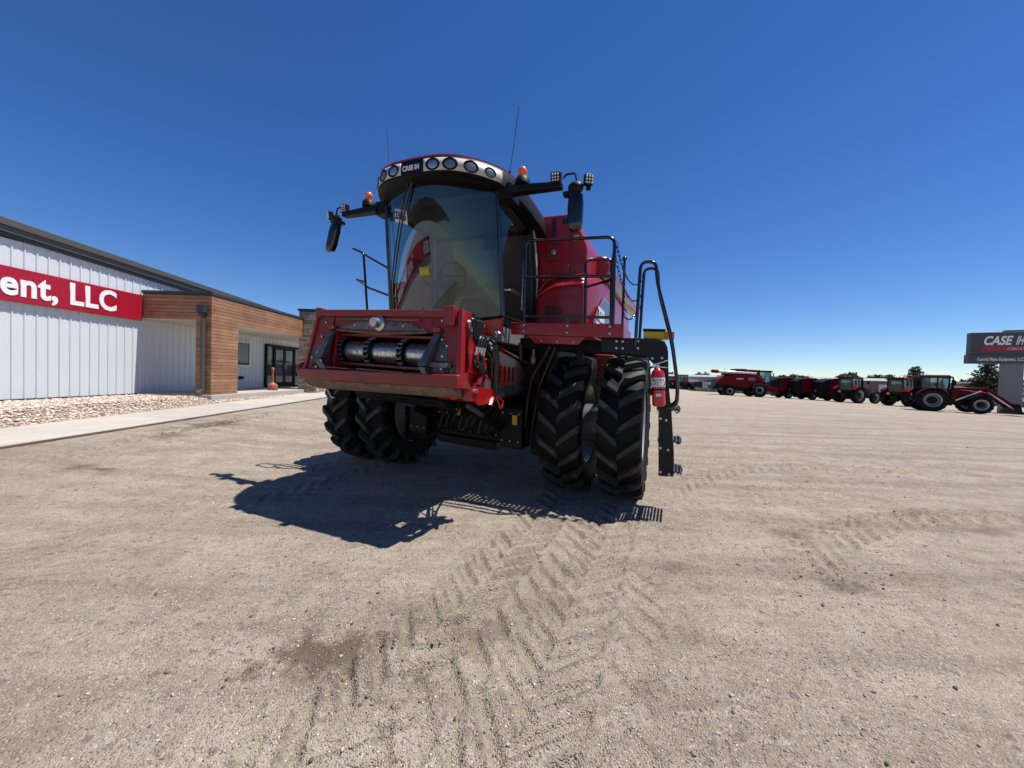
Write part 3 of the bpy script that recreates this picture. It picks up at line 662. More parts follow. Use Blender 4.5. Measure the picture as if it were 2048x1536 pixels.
# feeder house: open box
def fz(x): return 1.93+(x-.86)*.155
side = [(2.235, 2.10), (2.30, 1.45), (2.16, 1.34), (1.2, 1.24), (-.3, 1.36), (-.3, 1.72), (.86, 1.93)]
b = MB(); b.prism(side, 1, .66, .70); b.prism(side, 1, -.70, -.66); fh = B('feeder_house', b, 'red', bevel=.006)
b = MB(); b.hexa([(2.155, -.66, 2.06), (2.155, .66, 2.06), (-.3, .66, 1.68), (-.3, -.66, 1.68), (2.155, -.66, 2.10), (2.155, .66, 2.10), (-.3, .66, 1.715), (-.3, -.66, 1.715)]); B('feeder_roof', b, 'red', fh)
b = MB(); b.hexa([(2.155, -.66, 1.345), (2.155, .66, 1.345), (-.3, .66, 1.365), (-.3, -.66, 1.365), (2.155, -.66, 1.40), (2.155, .66, 1.40), (-.3, .66, 1.41), (-.3, -.66, 1.41)]); B('feeder_floor', b, 'under', fh)
b = MB()
for x, w_ in ((1.30, .07), (1.19, .05)): b.bx(x, x+w_, .702, .745, 1.36, fz(x)-.04)
for x in (.95, .8, .66, .52, .38): b.bx(x, x+.025, .702, .72, 1.5, 1.72)
b.beam((1.62, .715, fz(1.62)+.012), (-.2, .715, fz(-.2)+.012), .06, .03); B('side_rib', b, 'red', fh, bevel=.006)
b = MB(); b.hexa([(1.1, .702, 1.30), (-.2, .702, 1.36), (-.2, .74, 1.36), (1.1, .74, 1.30), (1.1, .702, 1.43), (-.2, .702, 1.47), (-.2, .74, 1.47), (1.1, .74, 1.43)]); B('wear_strip', b, 'worn_steel', fh)
# header adapter face
def fx(z): return 2.265+(2.2-z)*.13
fa = MB()
def plate(m_, poly, t0=0., t1=.05):
    n = len(poly); m_.add([(fx(z)-t1, y, z) for y, z in poly]+[(fx(z)-t0, y, z) for y, z in poly], [tuple(range(n)), tuple(range(n, 2*n))[::-1]]+[(i, (i+1) % n, n+(i+1) % n, n+i) for i in range(n)])
plate(fa, [(-.91, 2.20), (-1.03, 1.52), (-.66, 1.52), (-.72, 1.64), (-.70, 1.98), (-.66, 2.20)])
plate(fa, [(.66, 2.20), (.66, 1.98), (.64, 1.64), (.58, 1.56), (1.03, 1.58), (.93, 2.20)])
plate(fa, [(-.659, 2.20), (-.659, 1.985), (0, 1.955), (.659, 1.985), (.659, 2.20)])
fco = B('header_face', fa, 'red_worn', bevel=.008)
for s in (-1, 1):
    b = MB(); b.hexa([(2.0, s*.705, 1.44), (2.30, s*.70, 1.44), (2.30, s*.86, 1.44), (2.0, s*.76, 1.44), (2.0, s*.705, 2.12), (2.21, s*.70, 2.12), (2.21, s*.86, 2.12), (2.0, s*.76, 2.12)]); B('opening_cheek', b, 'red_worn', fco)
b = MB(); b.bx(fx(2.2)-.02, fx(2.2)+.045, -.90, .80, 2.135, 2.205); b.bx(fx(2.2)-.16, fx(2.2)-.02, -.90, .93, 2.16, 2.203); B('top_beam', b, 'red_worn', fco, bevel=.01)
b = MB(); b.bx(fx(2.2)-.02, fx(2.2)+.065, .80, .915, 2.05, 2.24); b.bx(fx(2.2)-.02, fx(2.2)+.05, -.93, -.84, 2.12, 2.225); split(b, 'top_bracket', 'red_worn', fco, bevel=.01)
b = MB(); b.hexa([(fx(1.5)-.22, .94, 1.50), (fx(1.5)-.02, 1.045, 1.50), (fx(1.5)+.03, 1.045, 1.50), (fx(1.5)+.03, .985, 1.50), (fx(2.2)-.20, .96, 2.21), (fx(2.2)-.04, .99, 2.21), (fx(2.2)+.03, .985, 2.21), (fx(2.2)+.02, .935, 2.21)]); B('side_flange', b, 'red', fco, bevel=.006)
b = MB(); b.hexa([(fx(1.42)-.2, -1.06, 1.44), (fx(1.42)+.02, -1.06, 1.44), (fx(1.42)+.02, -1.02, 1.44), (fx(1.42)-.2, -1.02, 1.44), (fx(2.2)-.18, -.93, 2.21), (fx(2.2)+.02, -.93, 2.21), (fx(2.2)+.02, -.89, 2.21), (fx(2.2)-.18, -.89, 2.21)]); B('side_flange', b, 'red', fco, bevel=.006)
b = MB()     # dark worn band under the top beam with light rubbed edge
for i in range(16):
    y0 = -.56+1.12*i/16; y1 = y0+1.12/16; zc = lambda y: 1.985-.0*(1-(y/.66)**2)
    k0 = 1-(abs((y0+y1)/2)/.56)**3
    b.bx(fx(2.05)+.001, fx(2.05)+.012, y0, y1, 2.0, 2.0+.075*k0+.01)
B('worn_band', b, 'worn_steel', fco)
b = MB(); b.tube([(fx(1.97)+.004, y, 1.985-.03*(1-abs(y)/.6)) for y in np.linspace(-.6, .6, 13)], .014, 8); B('rubbed_edge', b, 'dusty_steel', fco)
b = MB(); b.tube([(fx(2.1)+.012, y, 2.105) for y in (-.52, -.05)], .011, 6); b.tube([(fx(2.1)+.012, y, 2.105) for y in (.05, .50)], .011, 6); B('rubbed_edge', b, 'dusty_steel', fco)
b = MB(); b.lathe([(.078, 0), (.078, .02), (.066, .03), (.05, .035), (.05, .10), (.042, .108), (.001, .108)], (fx(2.06)+.005, 0, 2.06), (1, -.1, .05), 24); bolts_ = b; B('drive_cap', b, 'chrome', fco)
for yt, yb, s in ((-.64, -.745, -1), (.735, .635, 1)):
    b = MB(); b.hexa([(fx(1.72)+.02, yb-.05, 1.65), (fx(1.72)+.11, yb-.045, 1.66), (fx(1.72)+.11, yb+.045, 1.66), (fx(1.72)+.02, yb+.05, 1.65), (fx(2)+.02, yt-.035, 1.985), (fx(2)+.05, yt-.03, 1.97), (fx(2)+.05, yt+.03, 1.97), (fx(2)+.02, yt+.035, 1.985)])
    b.hexa([(fx(1.5)+.005, yb+.02, 1.545), (fx(1.5)+.05, yb+.02, 1.545), (fx(1.5)+.05, yb+.13 if s < 0 else yb+.06, 1.545), (fx(1.5)+.005, yb+.13 if s < 0 else yb+.06, 1.545), (fx(1.6)+.005, yb-.045, 1.648), (fx(1.6)+.09, yb-.04, 1.648), (fx(1.6)+.09, yb+.04, 1.648), (fx(1.6)+.005, yb+.045, 1.648)])
    g = B('guide_plate', b, 'worn_steel', fco, bevel=.006)
    b = MB(); b.bx(fx(2)+.005, fx(2)+.055, yt-.04, yt+.04, 1.988, 2.03); B('guide_cap', b, 'red', g, bevel=.008)
b = MB(); b.bx(fx(1.66)+.012, fx(1.66)+.04, .68, .92, 1.655, 1.70); b.cyl((fx(1.66)+.04, .88, 1.678), (fx(1.66)+.06, .88, 1.678), .022, n=12); B('latch_bar', b, 'worn_steel', fco, bevel=.004)
b = MB()
for y, z in ((-.78, 2.06), (-.82, 1.9), (-.86, 1.72), (-.93, 1.66), (.76, 2.1), (.78, 1.92), (.84, 1.86), (.80, 1.76), (.90, 2.08), (-.35, 2.04), (.3, 2.04), (-.85, 1.56), (.80, 1.64)):
    b.cyl((fx(z)-.002, y, z), (fx(z)+.014, y, z), .011, n=6)
B('face_bolts', b, 'chrome', fco)['kind'] = 'stuff'
for y in (-.90, .86):
    b = MB(); b.lathe([(.030, 0), (.030, .012), (.016, .012), (.016, .002), (.001, .002)], (fx(1.61)+.001, y, 1.61+.03*y), (1, 0, 0), 18); B('pin_hole', b, 'decal_black', fco)
for poly in ([(-.95, 1.78), (-.99, 1.60), (-.76, 1.60), (-.72, 1.72), (-.80, 1.83)], [(.70, 1.94), (.72, 1.72), (.86, 1.72), (.84, 1.86), (.78, 1.97)], [(.70, 1.66), (.68, 1.60), (.92, 1.62), (.94, 1.665)]):
    b = MB(); plate(b, poly, -.003, .0); B('worn_patch', b, 'worn_steel', fco)
# lower lip
SL = .033
b = MB(); b.hexa([(2.20, -1.06, 1.43-SL), (2.42, -1.05, 1.445-SL), (2.42, 1.04, 1.445+SL), (2.20, 1.05, 1.43+SL), (2.30, -1.05, 1.575-SL), (2.425, -1.04, 1.565-SL), (2.425, 1.03, 1.565+SL), (2.30, 1.04, 1.575+SL)]); lp = B('lower_lip', b, 'red_worn', bevel=.012)
b = MB(); P1 = [(2.41, 1.443), (2.36, 1.385), (2.22, 1.34), (2.05, 1.33), (2.02, 1.37), (2.2, 1.43)]
b.add([(x, -.98, z-SL) for x, z in P1]+[(x, .98, z+SL) for x, z in P1], [tuple(range(6))[::-1], tuple(range(6, 12))]+[(i, (i+1) % 6, 6+(i+1) % 6, 6+i) for i in range(6)]); B('under_channel', b, 'dusty_steel', lp, bevel=.008)
b = MB(); b.bx(2.34, 2.428, -.60, -.28, 1.567, 1.574); b.bx(2.34, 2.428, -.18, .42, 1.574, 1.583); split(b, 'rubbed_edge', 'dusty_steel', lp)
b = MB(); b.prism([(2.05, 1.30), (1.95, 1.22), (1.6, 1.20), (1.5, 1.32), (2.0, 1.36)], 1, -.62, .62); B('lip_support', b, 'under', lp, bevel=.01)
b = MB(); b.tube(fillet([(2.30, -1.05, 1.46), (2.36, -1.12, 1.48), (2.36, -1.13, 1.55), (2.30, -1.11, 1.58)], .03), .026, 8); B('hook', b, 'red', lp)
# drum
b = MB(); b.lathe([(.118, -.64), (.118, .64)], (2.10, 0, 1.765), (0, 1, 0), 36); dr_ = B('feeder_drum', b, 'polish')
for y in (-.625, -.235, .215, .61):
    b = MB(); b.lathe([(.122, -.05), (.150, -.045), (.150, -.028), (.125, -.02), (.125, .02), (.150, .028), (.150, .045), (.122, .05)], (2.10, y, 1.765), (0, 1, 0), 30); r_ = B('chain_sprocket', b, 'under', dr_)
    b = MB()
    for k in range(18):
        a = 2*pi*k/18; c, s_ = cos(a), sin(a)
        b.beam((2.10+.158*c, y-.03, 1.765+.158*s_), (2.10+.158*c, y+.03, 1.765+.158*s_), .018, .018)
        a2 = a+.17
        for yy in (-.024, .024): b.beam((2.10+.158*c, y+yy, 1.765+.158*s_), (2.10+.158*cos(a2), y+yy, 1.765+.158*sin(a2)), .008, .02, up=(0, 1, 0))
    B('chain', b, 'worn_steel', dr_)
b = MB(); b.bx(1.9, 2.2, -.655, .655, 1.93, 1.955); b.bx(2.12, 2.2, -.655, .655, 1.61, 1.635); B('inner_slat', b, 'red_worn', fh)
b = MB(); b.bx(.25, .30, -.66, .66, 1.4, 1.85); B('inner_bulkhead', b, 'under', fh)
# coupler cluster on the left of the feeder
b = MB(); b.prism([(2.22, 1.86), (2.20, 1.98), (1.98, 1.86), (1.80, 1.70), (1.86, 1.66), (2.05, 1.70), (2.18, 1.66)], 1, 1.00, 1.02); b.lathe([(.045, 0), (.045, .03)], (2.08, 1.02, 1.80), (0, 1, 0), 16); mc = B('coupler_plate', b, 'red', bevel=.004)
b = MB()
for k in range(4):
    x = 2.02-.05*k; b.tube(fillet([(x+.08, 1.03, 1.80), (x+.06, 1.06, 1.98), (x-.10, 1.03, 2.00), (x-.22, .98, 1.88), (1.72-.02*k, .95, 1.55), (1.70-.02*k, .92, 1.30)], .09), .017, 8)
for k in range(5):
    b.tube(fillet([(2.20-.03*k, .99, 2.08+.02*(k % 2)), (2.22-.05*k, 1.06, 2.15), (2.14-.04*k, 1.03, 2.0-.02*k), (2.05-.03*k, 1.0, 1.86)], .05), .014, 8)
split(b, 'hydraulic_hose', 'hose', mc)
rh = random.Random(4); b = MB()
for k in range(14):
    x = rh.uniform(1.70, 2.18); z0 = rh.uniform(1.75, 2.10); b.tube(fillet([(x, 1.0, z0), (x+rh.uniform(-.08, .04), 1.05+.05*rh.random(), z0-.10), (x-rh.uniform(.05, .25), .99+.05*rh.random(), z0-.25*rh.random()-.12), (x-rh.uniform(.2, .5), .78, z0-.3)], .06), rh.choice((.010, .013, .018)), 8)
split(b, 'hydraulic_hose', 'hose', mc)
b = MB()
for k in range(22):
    x = rh.uniform(1.6, 2.2); z0 = rh.uniform(1.45, 2.1); y0 = rh.uniform(.98, 1.04); b.cyl((x, y0, z0), (x+rh.uniform(-.03, .03), y0+.03, z0+rh.uniform(-.03, .03)), rh.choice((.009, .013, .017)), n=8)
B('small_fitting', b, 'chrome', mc)['kind'] = 'stuff'
b = MB()
for k in range(6): b.cyl((2.19-.03*k, 1.0+.012*(k % 2), 2.06+.02*(k % 3)), (2.24-.03*k, 1.03, 2.11), .018, n=10)
for k in range(4): b.cyl((2.10-.05*k, 1.03, 1.80), (2.10-.05*k, 1.045, 1.88), .019, n=10)
B('hose_fitting', b, 'chrome', mc)
b = MB(); b.tube(fillet([(1.72, 1.04, 1.93), (1.70, 1.05, 1.75), (1.66, 1.03, 1.5), (1.63, 1.02, 1.36)], .05), .045, 10); B('hose_sleeve', b, 'hose', mc)
b = MB(); b.bx(1.78, 2.25, .98, 1.00, 1.40, 1.62); b.prism([(2.18, 1.36), (2.24, 1.50), (1.84, 1.47), (1.70, 1.38), (1.72, 1.33), (2.1, 1.31)], 1, 1.06, 1.09); b.bx(2.16, 2.26, 1.0, 1.09, 1.36, 1.48); b.tube(arc((1.97, 1.045, 1.50), .10, .1, pi-.1, 10), .03, 8); b.beam((2.15, 1.0, 1.72), (1.9, 1.0, 1.52), .03, .05); b.beam((2.05, 1.0, 1.74), (1.84, 1.0, 1.56), .03, .05); lb = B('latch_bracket', b, 'red', bevel=.005)
b = MB(); b.cyl((2.22, 1.09, 1.455), (2.22, 1.11, 1.455), .018, n=10); b.cyl((2.18, 1.09, 1.455), (2.18, 1.11, 1.455), .018, n=10); b.lathe([(.07, 0), (.07, .05)], (1.90, 1.02, 1.50), (0, 1, 0), 18); B('latch_pin', b, 'chrome', lb)
b = MB(); b.tube(fillet([(1.76, 1.09, 1.40), (1.68, 1.12, 1.36), (1.62, 1.12, 1.33), (1.68, 1.12, 1.25), (1.76, 1.10, 1.38)], .02), .009, 6); b.beam((1.80, 1.09, 1.40), (1.93, 1.12, 1.31), .035, .012); B('latch_handle', b, 'ext_red', lb)
b = MB(); b.bx(2.10, 2.14, 1.0, 1.004, 1.955, 2.0); B('warning_decal', b, 'decal_yellow', mc)
# ------------------------------------------------------------------ cab
def ws(a, t):        # windshield surface, a -1..1 across, t 0..1 bottom to top
    W_ = .865-.03*t; xc = 1.17+.18*t; z = 2.20+.12*a*a*(1-t)+1.60*t
    return (xc+(.28+.10*t)*(1-abs(a)**2.1), W_*a, z)
b = MB(); b.grid(lambda u, v: ws(2*u-1, v), 36, 10); B('windshield', b, 'glass', ang=60, fix=False)
for s in (-1, 1):
    b = MB(); b.grid(lambda u, v: ((1.17+.18*v)*(1-u)+(.16+.10*v)*u, s*(.865-.03*v+.02*sin(pi*u)), 2.33+1.47*v), 6, 4); sw_ = B('side_window', b, 'side_glass', ang=60, fix=False)
    b = MB(); b.tube([ws(s, t) for t in np.linspace(0, 1, 8)], .022, 8); b.tube([(ws(s, t)[0]-.035, ws(s, t)[1], ws(s, t)[2]) for t in np.linspace(0, 1, 8)], .02, 8); B('front_pillar', b, 'tube')
    b = MB(); b.tube([(.12+.12*v-.06*sin(pi*v), s*(.88-.03*v+.03*sin(pi*v)), 2.33+1.46*v) for v in np.linspace(0, 1, 9)], .035, 8); B('rear_pillar', b, 'silver')
    b = MB(); b.tube([(.18+.12*v-.06*sin(pi*v), s*(.885-.03*v+.03*sin(pi*v)), 2.33+1.46*v) for v in np.linspace(0, 1, 9)], .025, 8); b.tube([(1.22, s*.87, 2.32), (.2, s*.88, 2.34)], .02, 8); B('door_seal', b, 'plastic')
b = MB(); b.tube([ws(a, 0) for a in np.linspace(-1, 1, 24)], .018, 8); B('windshield_seal', b, 'plastic')
b = MB()
def skirt(u, v):
    a = 2*u-1; x, y, z = ws(a, 0); return (x+.02-.10*v*v, y*(1.0+.0*v)+.03*(1-v)*(1 if y > 0 else -1)*abs(a), z-.02-(.17+.05*abs(a))*v+.012*sin(v*9))
b.grid(skirt, 30, 8); B('cab_skirt', b, 'red', ang=50, solid=.03)
b = MB(); b.bx(.05, 1.18, -.86, .86, 2.02, 2.20); b.bx(1.0, 1.45, -.6, .6, 2.02, 2.17); B('cab_floor', b, 'inner')
b = MB(); b.bx(.03, .10, -.86, .86, 2.2, 2.62); b.bx(.03, .10, -.86, .86, 2.62, 3.8); B('rear_cab_wall', b, 'inner')
b = MB(); b.bx(.05, 1.30, -.80, .80, 3.72, 3.79); B('headliner', b, 'inner')
st = MB(); st.box((.42, 0, 2.70), (.52, .52, .14)); st.box((.20, 0, 3.05), (.14, .50, .62), Matrix.Rotation(radians(-8), 3, 'Y')); st.box((.13, 0, 3.43), (.10, .30, .18)); seat = B('driver_seat', st, 'seat', bevel=.05)
b = MB(); b.bx(.28, .55, -.15, .15, 2.2, 2.63); B('seat_base', b, 'inner', seat)
b = MB(); b.box((.50, -.40, 2.86), (.50, .16, .10)); b.box((.66, -.40, 2.95), (.08, .07, .16)); b.box((.50, .38, 2.84), (.36, .10, .07)); B('armrest', b, 'plastic', seat, bevel=.02)
b = MB(); b.beam((1.12, 0, 2.2), (.95, 0, 2.85), .12, .12); sc_ = B('steering_column', b, 'plastic', bevel=.02)
b = MB(); ring = [(.93+.19*cos(t)*.5, .19*sin(t), 2.90+.19*cos(t)*.85) for t in np.linspace(0, 2*pi, 25)[:-1]]; b.tube(ring, .016, 8, closed=True); b.beam((.93, -.18, 2.90), (.93, .18, 2.90), .03, .02); B('steering_wheel', b, 'plastic', sc_)
b = MB(); b.box((.95, -.56, 3.05), (.05, .26, .20), Matrix.Rotation(radians(20), 3, 'Z')); b.tube([(.95, -.56, 2.95), (.8, -.5, 2.8)], .015); B('display_screen', b, 'decal_black', bevel=.01)
b = MB(); b.box((1.02, .60, 3.30), (.04, .17, .22)); b.tube([(1.02, .6, 3.3), (1.15, .78, 3.4)], .012); b.tube([(1.05, .70, 3.05), (1.02, .76, 3.5)], .02); B('pillar_monitor', b, 'decal_black', bevel=.01)
cardp = lambda u, v: ws(-.56+.30*u, .715+.10*v+.05*(1-u))
b = MB(); b.grid(lambda u, v: (cardp(u, v)[0]+.010, cardp(u, v)[1], cardp(u, v)[2]), 5, 3); stk = B('stock_card', b, 'decal_white', solid=.003, fix=False)
c0, c1, c2 = Vector(cardp(.10, .25)), Vector(cardp(.95, .25)), Vector(cardp(.10, .9))
text_mesh('stock_number', '2315', .125, .001, M['decal_black'], stk, frame(c0+Vector((.024, -.006, 0)), c1-c0, c2-c0), bold=.004)
b = MB(); b.grid(lambda u, v: (ws(-.10+.17*u, .34+.065*v)[0]+.008, ws(-.10+.17*u, .3)[1], ws(0, .34+.065*v)[2]), 3, 2); yd = B('warning_decal', b, 'decal_yellow', solid=.003, fix=False)
# wipers
for a0, a1, off in ((-.15, -.86, .0), (-.08, -.78, .02)):
    b = MB(); pts = []
    for t in np.linspace(0, 1, 14):
        a = a0+(a1-a0)*min(1, t*1.25)**.9; p = ws(a, 1-.95*t); pts.append((p[0]+.03, p[1], p[2]))
    b.tube(pts, .010, 6); B('wiper', b, 'tube')
b = MB(); b.lathe([(.05, 0), (.06, .05), (.04, .12)], (1.55, -.12, 3.74), (1, 0, -.3), 12); b.bx(1.42, 1.6, -.22, .02, 3.72, 3.78); B('wiper_motor', b, 'plastic')
# roof
YO = .045
def outline(z_off=0., inset=0.):
    pts = []
    for k in range(41):
        y = -.90+1.8*k/40; x = 1.90-.50*(abs(y)/.90)**3.2
        pts.append((x, y))
    left = [(1.20, .95), (.8, .985), (.3, .985), (-.02, .96), (-.10, .85)]
    pts = [(-.10, -.85), (-.02, -.96), (.3, -.985), (.8, -.985), (1.20, -.95)]+pts+left
    out = []; n = len(pts)
    for i, (x, y) in enumerate(pts):
        px_, py_ = pts[(i-1) % n]; qx, qy = pts[(i+1) % n]; tx, ty = qx-px_, qy-py_; l_ = sqrt(tx*tx+ty*ty)
        nx_, ny_ = ty/l_, -tx/l_
        out.append((x-nx_*inset, y-ny_*inset+YO))
    return out
def side_drop(x): return -.10*max(0, (1.25-x)/1.35)
def ring_loft(m_, rings):
    n = len(rings[0]); V = [p for r in rings for p in r]; F_ = []
    for i in range(len(rings)-1):
        for k in range(n): F_.append((i*n+k, i*n+(k+1) % n, (i+1)*n+(k+1) % n, (i+1)*n+k))
    m_.add(V, F_); return m_
def rg(z, inset, dz=1.0): return [(x, y, z+dz*side_drop(x)) for x, y in outline(0, inset)]
b = MB(); ring_loft(b, [rg(3.80, .34), rg(3.775, .10), rg(3.765, .02), rg(3.775, 0), rg(3.94, .0), rg(3.955, .012)]); vz = B('roof_visor', b, 'plastic', ang=50)
def crown(z, k_):
    o = outline(0, .012); cx = .75; return [(cx+(x-cx)*k_, YO+(y-YO)*k_, z+side_drop(x)*k_) for x, y in o]
b = MB(); ring_loft(b, [crown(3.956, 1), crown(3.972, 1.003), crown(3.984, .985), crown(3.997, .93), crown(4.012, .75), crown(4.022, .45), crown(4.025, .02)]); B('cab_roof', b, 'red', ang=60)
def vface(y, z, out_=0.):     # point and normal on the visor face
    x = 1.90-.50*(abs(y)/.90)**3.2; dxdy = -.50*3.2*(abs(y)/.90)**2.2/.90*(1 if y > 0 else -1)
    n_ = Vector((1, -dxdy, 0)).normalized(); return Vector((x, y+YO, z))+n_*out_, n_
for y0, y1 in ((-.885, -.155), (.155, .885)):
    b = MB(); pts = np.linspace(y0, y1, 22)
    b.grid(lambda u, v: tuple(vface(y0+(y1-y0)*u, 3.79+.135*v, .004)[0]), 24, 2); gp = B('lamp_panel', b, 'visor_grey', vz, solid=-.006, fix=False)
def oval(m_, p, n_):
    t_ = Vector((-n_.y, n_.x, 0)); m_.v = [tuple(Vector(v)+t_*((Vector(v)-p).dot(t_)*.26)) for v in m_.v]
for s in (-1, 1):
    for y in (.27, .46, .65, .80):
        p, n_ = vface(s*y, 3.857, .006); r_ = .066 if y < .7 else .056
        ax_ = n_
        b = MB(); b.lathe([(r_+.002, .0), (r_+.002, .003), (r_-.006, .003), (r_*.86, -.006), (r_*.55, -.010), (.001, -.011)], p+n_*.004, ax_, 24); oval(b, p, n_); lo = B('work_lamp', b, 'plastic', vz)
        b = MB(); b.lathe([(r_*.86, -.002), (r_*.6, .003), (.001, .005)], p+n_*.003, ax_, 20); oval(b, p, n_); B('lens', b, 'lens_dark' if y > .3 else 'chrome', lo)
tp, tn = vface(0, 3.83, .004)
text_mesh('roof_lettering', 'CASE IH', .075, .002, M['decal_white'], vz, frame((tp.x, tp.y-.135, 3.832), (0, 1, 0), (0, 0, 1)), bold=.003, squash=.86)
# antennas
b = MB(); b.tube([(1.02, .83, 4.02), (1.02, .84, 4.16)], .012); b.tube([(1.02, .84, 4.12), (1.03, .945, 4.93)], .004, 6); B('antenna', b, 'plastic')
b = MB(); b.tube([(1.15, -.93, 3.98), (1.15, -.94, 4.08)], .012); b.tube([(1.15, -.94, 4.05), (1.15, -1.03, 4.95)], .003, 6); B('antenna', b, 'plastic')
# mirror arms
def mirror_arm(s):
    k = 1 if s > 0 else 1.0
    b = MB(); b.bx(1.10, 1.36, *(sorted((s*.84, s*1.02))), 3.66, 3.84); b.hexa([(1.26, s*.98, 3.70), (1.38, s*.98, 3.70), (1.38, s*1.62, 3.69), (1.28, s*1.62, 3.69), (1.26, s*.98, 3.80), (1.38, s*.98, 3.80), (1.38, s*1.62, 3.755), (1.28, s*1.62, 3.755)])
    arm = B('mirror_arm', b, 'plastic', bevel=.012)
    b = MB(); b.lathe([(.088, 0), (.085, .05), (.06, .085), (.05, .09)], (1.34, s*1.15, 3.79), (0, 0, 1), 20); B('beacon_base', b, 'plastic', arm)
    b = MB(); b.lathe([(.05, 0), (.052, .01), (.05, .035), (.053, .04), (.05, .075), (.04, .095), (.001, .10)], (1.34, s*1.15, 3.881), (0, 0, 1), 20); B('beacon', b, 'orange', arm)
    for y, z, x, rz_ in ((1.56, 3.795, 1.37, 0), (1.90, 3.75, 1.32, 35)):
        Mx = Matrix.Rotation(radians(s*rz_), 3, 'Z') @ Matrix.Rotation(radians(8), 3, 'Y')
        b = MB(); b.box((x, s*y, z), (.07, .115 if rz_ == 0 else .09, .115), Mx); b.beam((x-.02, s*y, z-.05), (x-.02, s*y, z-.10), .05, .03); l_ = B('work_light', b, 'plastic', arm, bevel=.012)
        b = MB()
        for dy in (-.03, 0, .03):
            for dz in (-.03, 0, .03): b.ball(Vector((x, s*y, z))+Mx @ Vector((.034, dy, dz)), .011, 8, 5)
        B('light_emitter', b, 'decal_white', l_)
    b = MB(); b.tube(fillet([(1.33, s*1.63, 3.80), (1.33, s*1.66, 3.84), (1.33, s*1.76, 3.84), (1.33, s*1.78, 3.74)], .02), .011, 6); b.ball((1.33, s*1.77, 3.68), .085, 16, 8, sc=(.8, 1, .8)); b.bx(1.29, 1.37, *sorted((s*1.64, s*1.80)), 3.60, 3.64); B('mirror_mount', b, 'plastic', arm)
    lean = -.06 if s > 0 else .10
    P = []
    b = MB()
    prof = [(3.62, .050, .035), (3.60, .075, .05), (3.50, .085, .055), (3.30, .080, .055), (3.24, .07, .045), (3.22, .045, .03)]
    rings = []
    for z, hw, hd in prof:
        yc = s*(1.775+(3.62-z)*(.0 if s > 0 else .28)); rings.append([(1.33+hd*(abs(cos(t))**.6)*(1 if cos(t) > 0 else -1), yc+hw*(abs(sin(t))**.6)*(1 if sin(t) > 0 else -1), z) for t in np.linspace(0, 2*pi, 21)[:-1]])
    ring_loft(b, rings); n = 20; b.f.append(tuple(range(n))); b.f.append(tuple(range(len(b.v)-n, len(b.v)))); B('mirror', b, 'tube', arm, ang=50)
mirror_arm(1); mirror_arm(-1)
# ------------------------------------------------------------------ body
sec = [(-1.60, 2.30), (-1.62, 3.45), (-1.60, 3.55), (-1.44, 3.93), (-1.36, 4.0), (1.36, 4.0), (1.44, 3.93), (1.60, 3.55), (1.62, 3.45), (1.60, 2.30)]
b = MB(); b.prism(sec, 0, -3.5, 0.0); tk = B('grain_tank', b, 'red', bevel=.03)
b = MB(); b.bx(-3.2, -.4, -1.3, 1.3, 4.002, 4.05); b.tube([(-.25, .9, 4.03), (-.25, 1.25, 4.03)], .03); B('tank_cover', b, 'plastic', tk, bevel=.01)
b = MB(); b.bx(.002, .010, 1.03, 1.21, 3.33, 3.56); rc = B('latch_recess', b, 'red_worn', tk)
for bb in ((1.02, 1.03, 3.32, 3.57), (1.21, 1.22, 3.32, 3.57), (1.03, 1.21, 3.32, 3.33), (1.03, 1.21, 3.56, 3.57)):
    b = MB(); b.bx(.002, .024, *bb); B('recess_edge', b, 'red', rc, bevel=.003)
b = MB(); b.lathe([(.035, 0), (.035, .01), (.028, .013), (.001, .013)], (.010, 1.12, 3.45), (1, 0, 0), 20); b.bx(.022, .030, 1.112, 1.128, 3.425, 3.475); B('lock', b, 'chrome', rc)
b = MB(); b.bx(.002, .012, 1.085, 1.145, 3.68, 3.95); B('vent_slot', b, 'decal_black', tk, bevel=.003)
b = MB(); b.bx(.002, .012, 1.24, 1.42, 3.86, 3.93); B('vent_slot', b, 'decal_black', tk, bevel=.003)
b = MB(); b.bx(.0015, .004, .83, 1.59, 3.135, 3.143); b.bx(.0015, .004, 1.375, 1.382, 3.145, 3.98); split(b, 'panel_seam', 'decal_black', tk)
b = MB(); b.bx(.002, .006, 1.42, 1.50, 3.60, 3.68); B('warning_decal', b, 'decal_yellow', tk)
b = MB(); b.bx(.002, .008, .84, .90, 3.86, 3.96); B('warning_decal', b, 'decal_yellow', tk)
b = MB(); [b.cyl((.0, y, z), (.012, y, z), .010, n=8) for y, z in ((.98, 3.05), (1.2, 3.08), (1.35, 3.25), (1.28, 3.0), (.95, 2.9))]; B('panel_bolts', b, 'chrome', tk)['kind'] = 'stuff'
